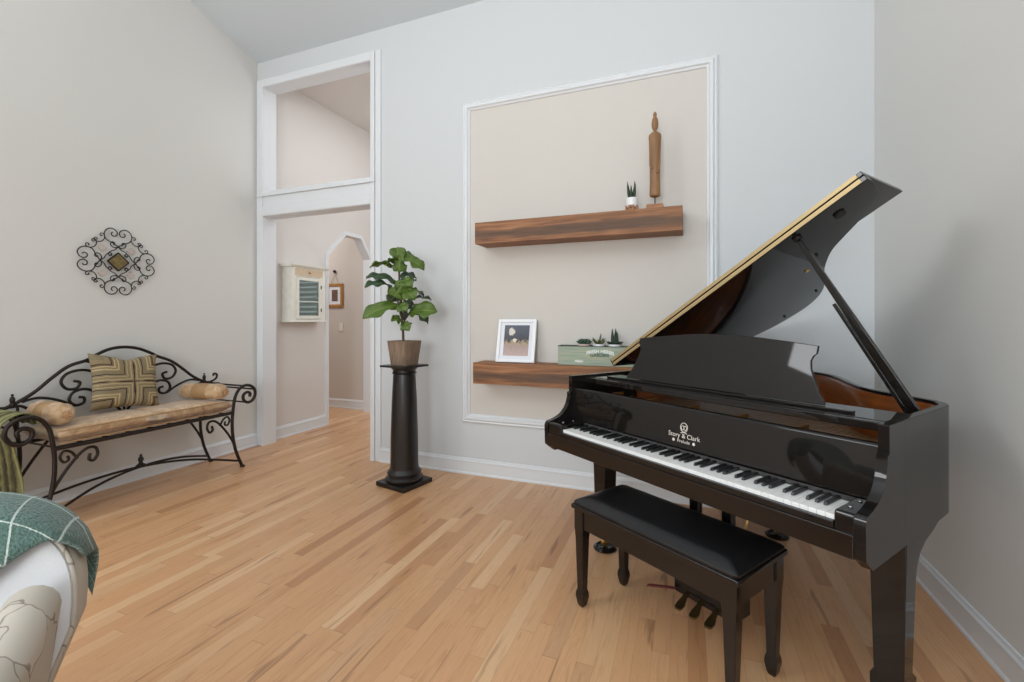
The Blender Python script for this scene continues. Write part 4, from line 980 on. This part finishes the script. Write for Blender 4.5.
ca, sa = math.cos(LA), math.sin(LA)
def LP(s_, v_, h=0): return (U0 + s_ * ca - h * sa, v_, RT + .014 + s_ * sa + h * ca)
lcur = crv([(x, y, 0) for x, y in ((1.513, .48), (1.508, .56), (1.47, .69), (1.37, .79), (1.26, .865), (1.17, .935), (1.08, 1.06), (1.0, 1.21), (.925, 1.37), (.85, 1.48), (.76, 1.555), (.66, 1.59), (.5, 1.59), (.35, 1.535), (.2, 1.44), (.08, 1.32), (.055, 1.24), (.045, 1.08))], 5)
lpoly = [(.045, .48)] + [(p_.x, p_.y) for p_ in lcur]
w = MB(); w.prism(lpoly, lambda a, b: LP(a, b, 0), lambda a, b: LP(a, b, .020)); ld = w.build('lid', M['lacquer'], t, bevel=.002)
w = MB(); w.prism([(.045, .478), (1.513, .478), (1.513, .875), (.045, .875)], lambda a, b: LP(a, b, .0225), lambda a, b: LP(a, b, .0405)); fl = w.build('front_lid_flap', M['lacquer'], t, bevel=.002)
w = MB(); w.prism([(.055, .4755), (1.495, .4755), (1.495, .4795), (.055, .4795)], lambda a, b: LP(a, b, .002), lambda a, b: LP(a, b, .018)); w.build('lid_hinge', M['hinge'], ld)
w = MB(); w.prism([(.055, .4735), (1.495, .4735), (1.495, .4775), (.055, .4775)], lambda a, b: LP(a, b, .0245), lambda a, b: LP(a, b, .0395)); w.build('flap_hinge', M['hinge'], fl)
def on_lid(s_, v_, r_, h, m, name):
    w = MB(); n = 14; w.prism([(s_ + r_ * math.cos(2 * math.pi * k / n), v_ + r_ * math.sin(2 * math.pi * k / n)) for k in range(n)], lambda a, b: LP(a, b, -h), lambda a, b: LP(a, b, 0)); w.build(name, m, ld, bevel=.002)
on_lid(1.355, .60, .022, .010, M['black'], 'prop_cup'); on_lid(1.20, .545, .018, .012, M['black'], 'prop_cup')
on_lid(1.13, .86, .007, .008, M['black'], 'lid_bumper'); on_lid(.60, 1.50, .007, .008, M['black'], 'lid_bumper'); on_lid(.87, 1.38, .007, .008, M['black'], 'lid_bumper')
on_lid(1.02, .98, .012, .006, M['brass'], 'lid_latch'); on_lid(.30, 1.44, .007, .008, M['black'], 'lid_bumper')
# prop stick
pb = Vector((1.249, .625, .955)); pe = Vector(LP(1.20, .545, -.010)); d = (pe - pb)
w = MB(); sd = d.cross(Vector((0, 1, 0))).normalized(); s2 = d.cross(sd).normalized()
def ringp(c_, a, b_): return [c_ + sd * a + s2 * b_, c_ - sd * a + s2 * b_, c_ - sd * a - s2 * b_, c_ + sd * a - s2 * b_]
w.loft([ringp(pb + d * k, a, b_) for k, a, b_ in ((0, .014, .010), (.05, .016, .011), (.5, .014, .010), (.9, .010, .008), (.985, .008, .007), (1, .005, .005))]); ps = w.build('prop_stick', M['lacquer'], t, bevel=.003)
off = s2 * 0 + sd * .024
w = MB(); w.loft([ringp(pb + off + d * k, a, b_) for k, a, b_ in ((.02, .007, .007), (.3, .007, .007), (.62, .006, .006))]); w.build('short_prop', M['lacquer'], ps, bevel=.002)
MB().box(1.236, 1.262, .59, .66, .93, .956).build('prop_bracket', M['brass'], t)
# legs with cups and casters
def piano_leg(u0, u1, v0, v1, mx, flare=1):
    um, vm = (u0 + u1) / 2, (v0 + v1) / 2
    w = MB(); rings = []
    for z, e0, e1, e2 in ((.085, .86, 0, 0), (.10, .98, 0, 0), (.135, .98, 0, 0), (.15, .82, 0, 0), (.45, .95, 0, 0), (.50, .98, .0, .01), (.535, 1, .0, .035), (.56, 1, .0, .09), (.575, 1, 0, .17), (.5995, 1, 0, .25)):
        hu, hv = (u1 - u0) / 2 * e0, (v1 - v0) / 2 * e0
        rings.append([(um - hu, vm - hv - e1, z), (um + hu, vm - hv - e1, z), (um + hu, vm + hv + e2 * flare, z), (um - hu, vm + hv + e2 * flare, z)])
    w.loft(rings); lg = w.build('leg', M['lacquer'], t, bevel=.004)
    w = MB(); w.tube([(um, vm, .086), (um, vm, .05)], .009, 8); w.box(um - .016, um + .016, vm - .012, vm + .012, .045, .066)
    w.build('caster_fork', M['brass'], lg)
    w = MB(); w.loft([[(um + x, vm + .022 * math.cos(a * math.pi / 8), .038 + .022 * math.sin(a * math.pi / 8)) for a in range(16)] for x in (-.009, .009)]); w.build('caster_wheel', M['brass'], lg, smooth='auto')
    return um, vm
cups = [piano_leg(-.105, -.012, .325, .425, 1), piano_leg(1.200, 1.298, .33, .43, 1), piano_leg(.36, .45, 1.30, 1.39, 1, 0)]
for (um, vm), lb in zip(cups, ('under the leg nearest the wall panel', 'under the leg at the treble corner', 'under the rear leg')):
    w = MB(); w.lathe([(.03, .001), (.064, .002), (.066, .008), (.060, .014), (.050, .020), (.046, .021), (.044, .014), (.001, .012)], n=28)
    o = w.build('caster_cup', M['lacquer'], smooth='auto')
    ca_, sa_ = math.cos(PA), math.sin(PA); o.location = (OX + um * ca_ - vm * sa_, OY + um * sa_ + vm * ca_, 0)
    tag(o, 'black round caster cup ' + lb, 'caster cup', 'caster cups under the piano')
# pedal lyre
ly = MB()
ly.box(.548, .588, .29, .33, .15, .6145); ly.box(.702, .742, .29, .33, .15, .6145); ly.box(.53, .76, .28, .34, .590, .6145)
lyr = ly.build('lyre_post', M['lacquer'], t, bevel=.003)
bx_ = MB().box(.502, .788, .245, .36, .085, .160).build('pedal_box', M['lacquer'], t, bevel=.006)
for k, x in enumerate((.575, .645, .715)):
    w = MB(); w.loft([[(x - a, v_, z - .004), (x + a, v_, z - .004), (x + a, v_, z + .004), (x - a, v_, z + .004)] for a, v_, z in ((.008, .250, .112), (.009, .235, .108), (.013, .215, .092), (.019, .195, .076), (.017, .175, .068), (.009, .165, .066))]); w.build('pedal', M['pedal'], bx_, bevel=.002)
w = MB(); w.tube([(.60, .35, .14), (.58, .61, .63)], .005, 6); w.tube([(.69, .35, .14), (.71, .61, .63)], .005, 6); w.build('lyre_rod', M['brass'], t)
# dark red cloth peeking beside the pedals
w = MB(); w.loft([[(.520 - k * .014, .235 - k * .006 + a, .10 - k * .003 + .010 * math.cos(a * 60)) for a in (-.018, -.006, .006, .018)] for k in range(9)], cap=True); w.build('pedal_cover', mat('dark_red_leather', srgb(96, 34, 30), .7), bx_, smooth=True)

# ---------------------------------------------------------------- piano bench
bu, bv = .602, .070
ca_, sa_ = math.cos(PA), math.sin(PA)
t = empty('piano_bench', 'black padded piano bench pulled up to the keyboard', 'bench', (OX + bu * ca_ - bv * sa_, OY + bu * sa_ + bv * ca_, 0), PA + R(2.5))
hx, hy = .380, .178
MB().box(-hx, hx, -hy, hy, .425, .445).build('seat_board', M['lacq_brown'], t, bevel=.006)
w = MB(); rings = []
def rr(z, a, b_, r_=.02, n=5):
    out = []
    for sx, sy, a0 in ((1, 1, 0), (-1, 1, 90), (-1, -1, 180), (1, -1, 270)):
        for k in range(n): q_ = R(a0 + 90 * k / (n - 1)); out.append((sx * (a - r_) + r_ * math.cos(q_), sy * (b_ - r_) + r_ * math.sin(q_), z))
    return out
w.loft([rr(.4455, hx - .006, hy - .006), rr(.455, hx - .004, hy - .004), rr(.462, hx - .012, hy - .012), rr(.478, hx - .048, hy - .048), rr(.481, hx - .056, hy - .056), rr(.483, hx - .10, hy - .10, .015)])
w.build('padded_seat', M['vinyl'], t, smooth='auto')
w = MB()
for y in (-hy + .018, hy - .034): w.box(-hx + .06, hx - .06, y, y + .016, .345, .4245)
for x in (-hx + .018, hx - .034): w.box(x, x + .016, -hy + .06, hy - .06, .345, .4245)
w.build('apron', M['lacq_brown'], t, bevel=.002)
for sx in (-1, 1):
    for sy in (-1, 1):
        x, y = sx * (hx - .037), sy * (hy - .037)
        w = MB(); w.loft([[(x - h, y - h, z), (x + h, y - h, z), (x + h, y + h, z), (x - h, y + h, z)] for z, h in ((.0005, .011), (.012, .016), (.045, .022), (.062, .021), (.078, .0165), (.30, .0225), (.345, .026), (.4245, .026))]); w.build('leg', M['lacq_brown'], t, bevel=.003)

t.scale = (1.015, 1, 1.045)
# ---------------------------------------------------------------- armchair at lower left (built facing -y, then turned with the view)
AX, AYc, CR = -1.395, 0.89, TH + R(30)           # in camera-aligned plan: right, forward
cth, sth = math.cos(TH), math.sin(TH)
def plan(X, Z): return (X * cth - Z * sth, X * sth + Z * cth)
t = empty('armchair', 'upholstered armchair in beige leaf print, lower left corner', 'armchair', (*plan(AX, AYc), 0), CR)
hwid = .40
# reclined back: rounded slab lofted across its thickness
def back_out(n=40):
    pts = []
    for k in range(n + 1):
        a = math.pi * k / n
        pts.append((hwid * math.copysign(abs(math.cos(a)) ** .55, math.cos(a)), .570 + .265 * math.sin(a) ** .75))
    return [(hwid - .09, .28)] + [(hwid - .05, .42)] + pts + [(-hwid + .05, .42), (-hwid + .09, .28)]
rec = .40
def slab(pts, y0, ins): return [((x * (1 - ins)), y0 + (z - .3) * rec, .3 + (z - .3) * (1 - ins * .6)) for x, z in pts]
bo = back_out()
w = MB(); w.loft([slab(bo, -.095, .05), slab(bo, -.105, .035), slab(bo, -.100, .012), slab(bo, -.085, .0), slab(bo, -.03, 0), slab(bo, -.01, .015), slab(bo, 0.0, .05)]); w.build('backrest', M['leafprint'], t, smooth='auto')
w = MB(); w.loft([slab(bo, -.098, .020), slab(bo, -.114, .030), slab(bo, -.124, .075), slab(bo, -.128, .2)]); w.build('inside_back', M['plainback'], t, smooth='auto')
w = MB(); pr = slab(bo, -.104, .018); w.tube(pr, .006, 8); w.build('piping', M['leafprint'], t, smooth=True)
# seat, arms, legs (mostly outside the frame)
w = MB(); w.box(-.27, .27, -.72, -.10, .22, .36); w.build('seat_base', M['leafprint'], t, bevel=.02)
w = MB(); puff(w, -.275, .275, -.72, -.12, .361, .47, 12, 12); w.build('seat_cushion', M['plainback'], t, smooth=True)
for s_ in (-1, 1):
    w = MB(); rings = []
    for y, zt in ((-.72, .545), (-.70, .575), (-.5, .60), (-.3, .635), (-.12, .685), (-.04, .70)):
        rings.append([(s_ * (.335 + .050 * math.cos(a * math.pi / 8)), y, zt - .050 + .050 * math.sin(a * math.pi / 8)) if a < 9 else (s_ * (.295 + .035 * math.cos(math.pi + (a - 8) * math.pi / 8)), y, .18) for a in range(16)])
    w.loft(rings); w.build('arm', M['leafprint'], t, smooth='auto')
    for y in (-.66, -.06):
        w = MB(); w.loft([[(s_ * .28 - h, y - h, z), (s_ * .28 + h, y - h, z), (s_ * .28 + h, y + h, z), (s_ * .28 - h, y + h, z)] for z, h in ((.0005, .014), (.22, .026))]); w.build('leg', M['iron_dark'], t)

# plaid throw over the chair back
w = MB()
nx, nt_ = 34, 60
def surf(x, tt):
    # tt runs from the front face (0) over the top (about .5) to the loose hem behind (1); x local
    ztop = .570 + .265 * max(0.0, 1 - abs(min(1, max(-1, x / (hwid + .012)))) ** 3.2) ** .46
    fy, by = -.140, .016
    if tt < .42:
        k = tt / .42; z = (ztop + .012) - (1 - k) * .40; y = fy + (z - .3) * rec - .004
    elif tt < .58:
        a = (tt - .42) / .16 * math.pi; y = (fy + by) / 2 - (by - fy) / 2 * math.cos(a) + (ztop - .3) * rec; z = ztop + .012 + .026 * math.sin(a)
    else:
        k = (tt - .58) / .42; z = ztop + .012 - k * max(.10, ztop - .60); y = by + (ztop - .3) * rec + .012 * math.sin(k * 3.1) - k * .03
    return y, z
for i in range(nt_ + 1):
    tt = i / nt_
    # right-hand edge of the cloth: draws in on the front, reaches past the corner behind
    e = .400 if tt > .5 else .40 - .06 * min(1, (.5 - tt) / .08) - .85 * max(0, (.42 - tt) / .42) * .40
    for j in range(nx + 1):
        s_ = j / nx; x = -.45 + (e + .45) * s_
        y, z = surf(x, tt); y += .006 * math.sin(s_ * 17 + tt * 5) * (1 if tt > .6 else .35)
        w.uv[len(w.v)] = (x / .085 + .3, tt * 10.5); w.v.append((x, y, z))
for i in range(nt_):
    for j in range(nx):
        a = i * (nx + 1) + j; w.f.append((a, a + 1, a + nx + 2, a + nx + 1))
o = w.build('plaid_blanket', M['plaid'], smooth=True, solid=.012)
o.location = (*plan(AX, AYc), 0); o.rotation_euler = (0, 0, CR)
tag(o, 'fuzzy green blanket with white grid lines over the armchair back', 'blanket')
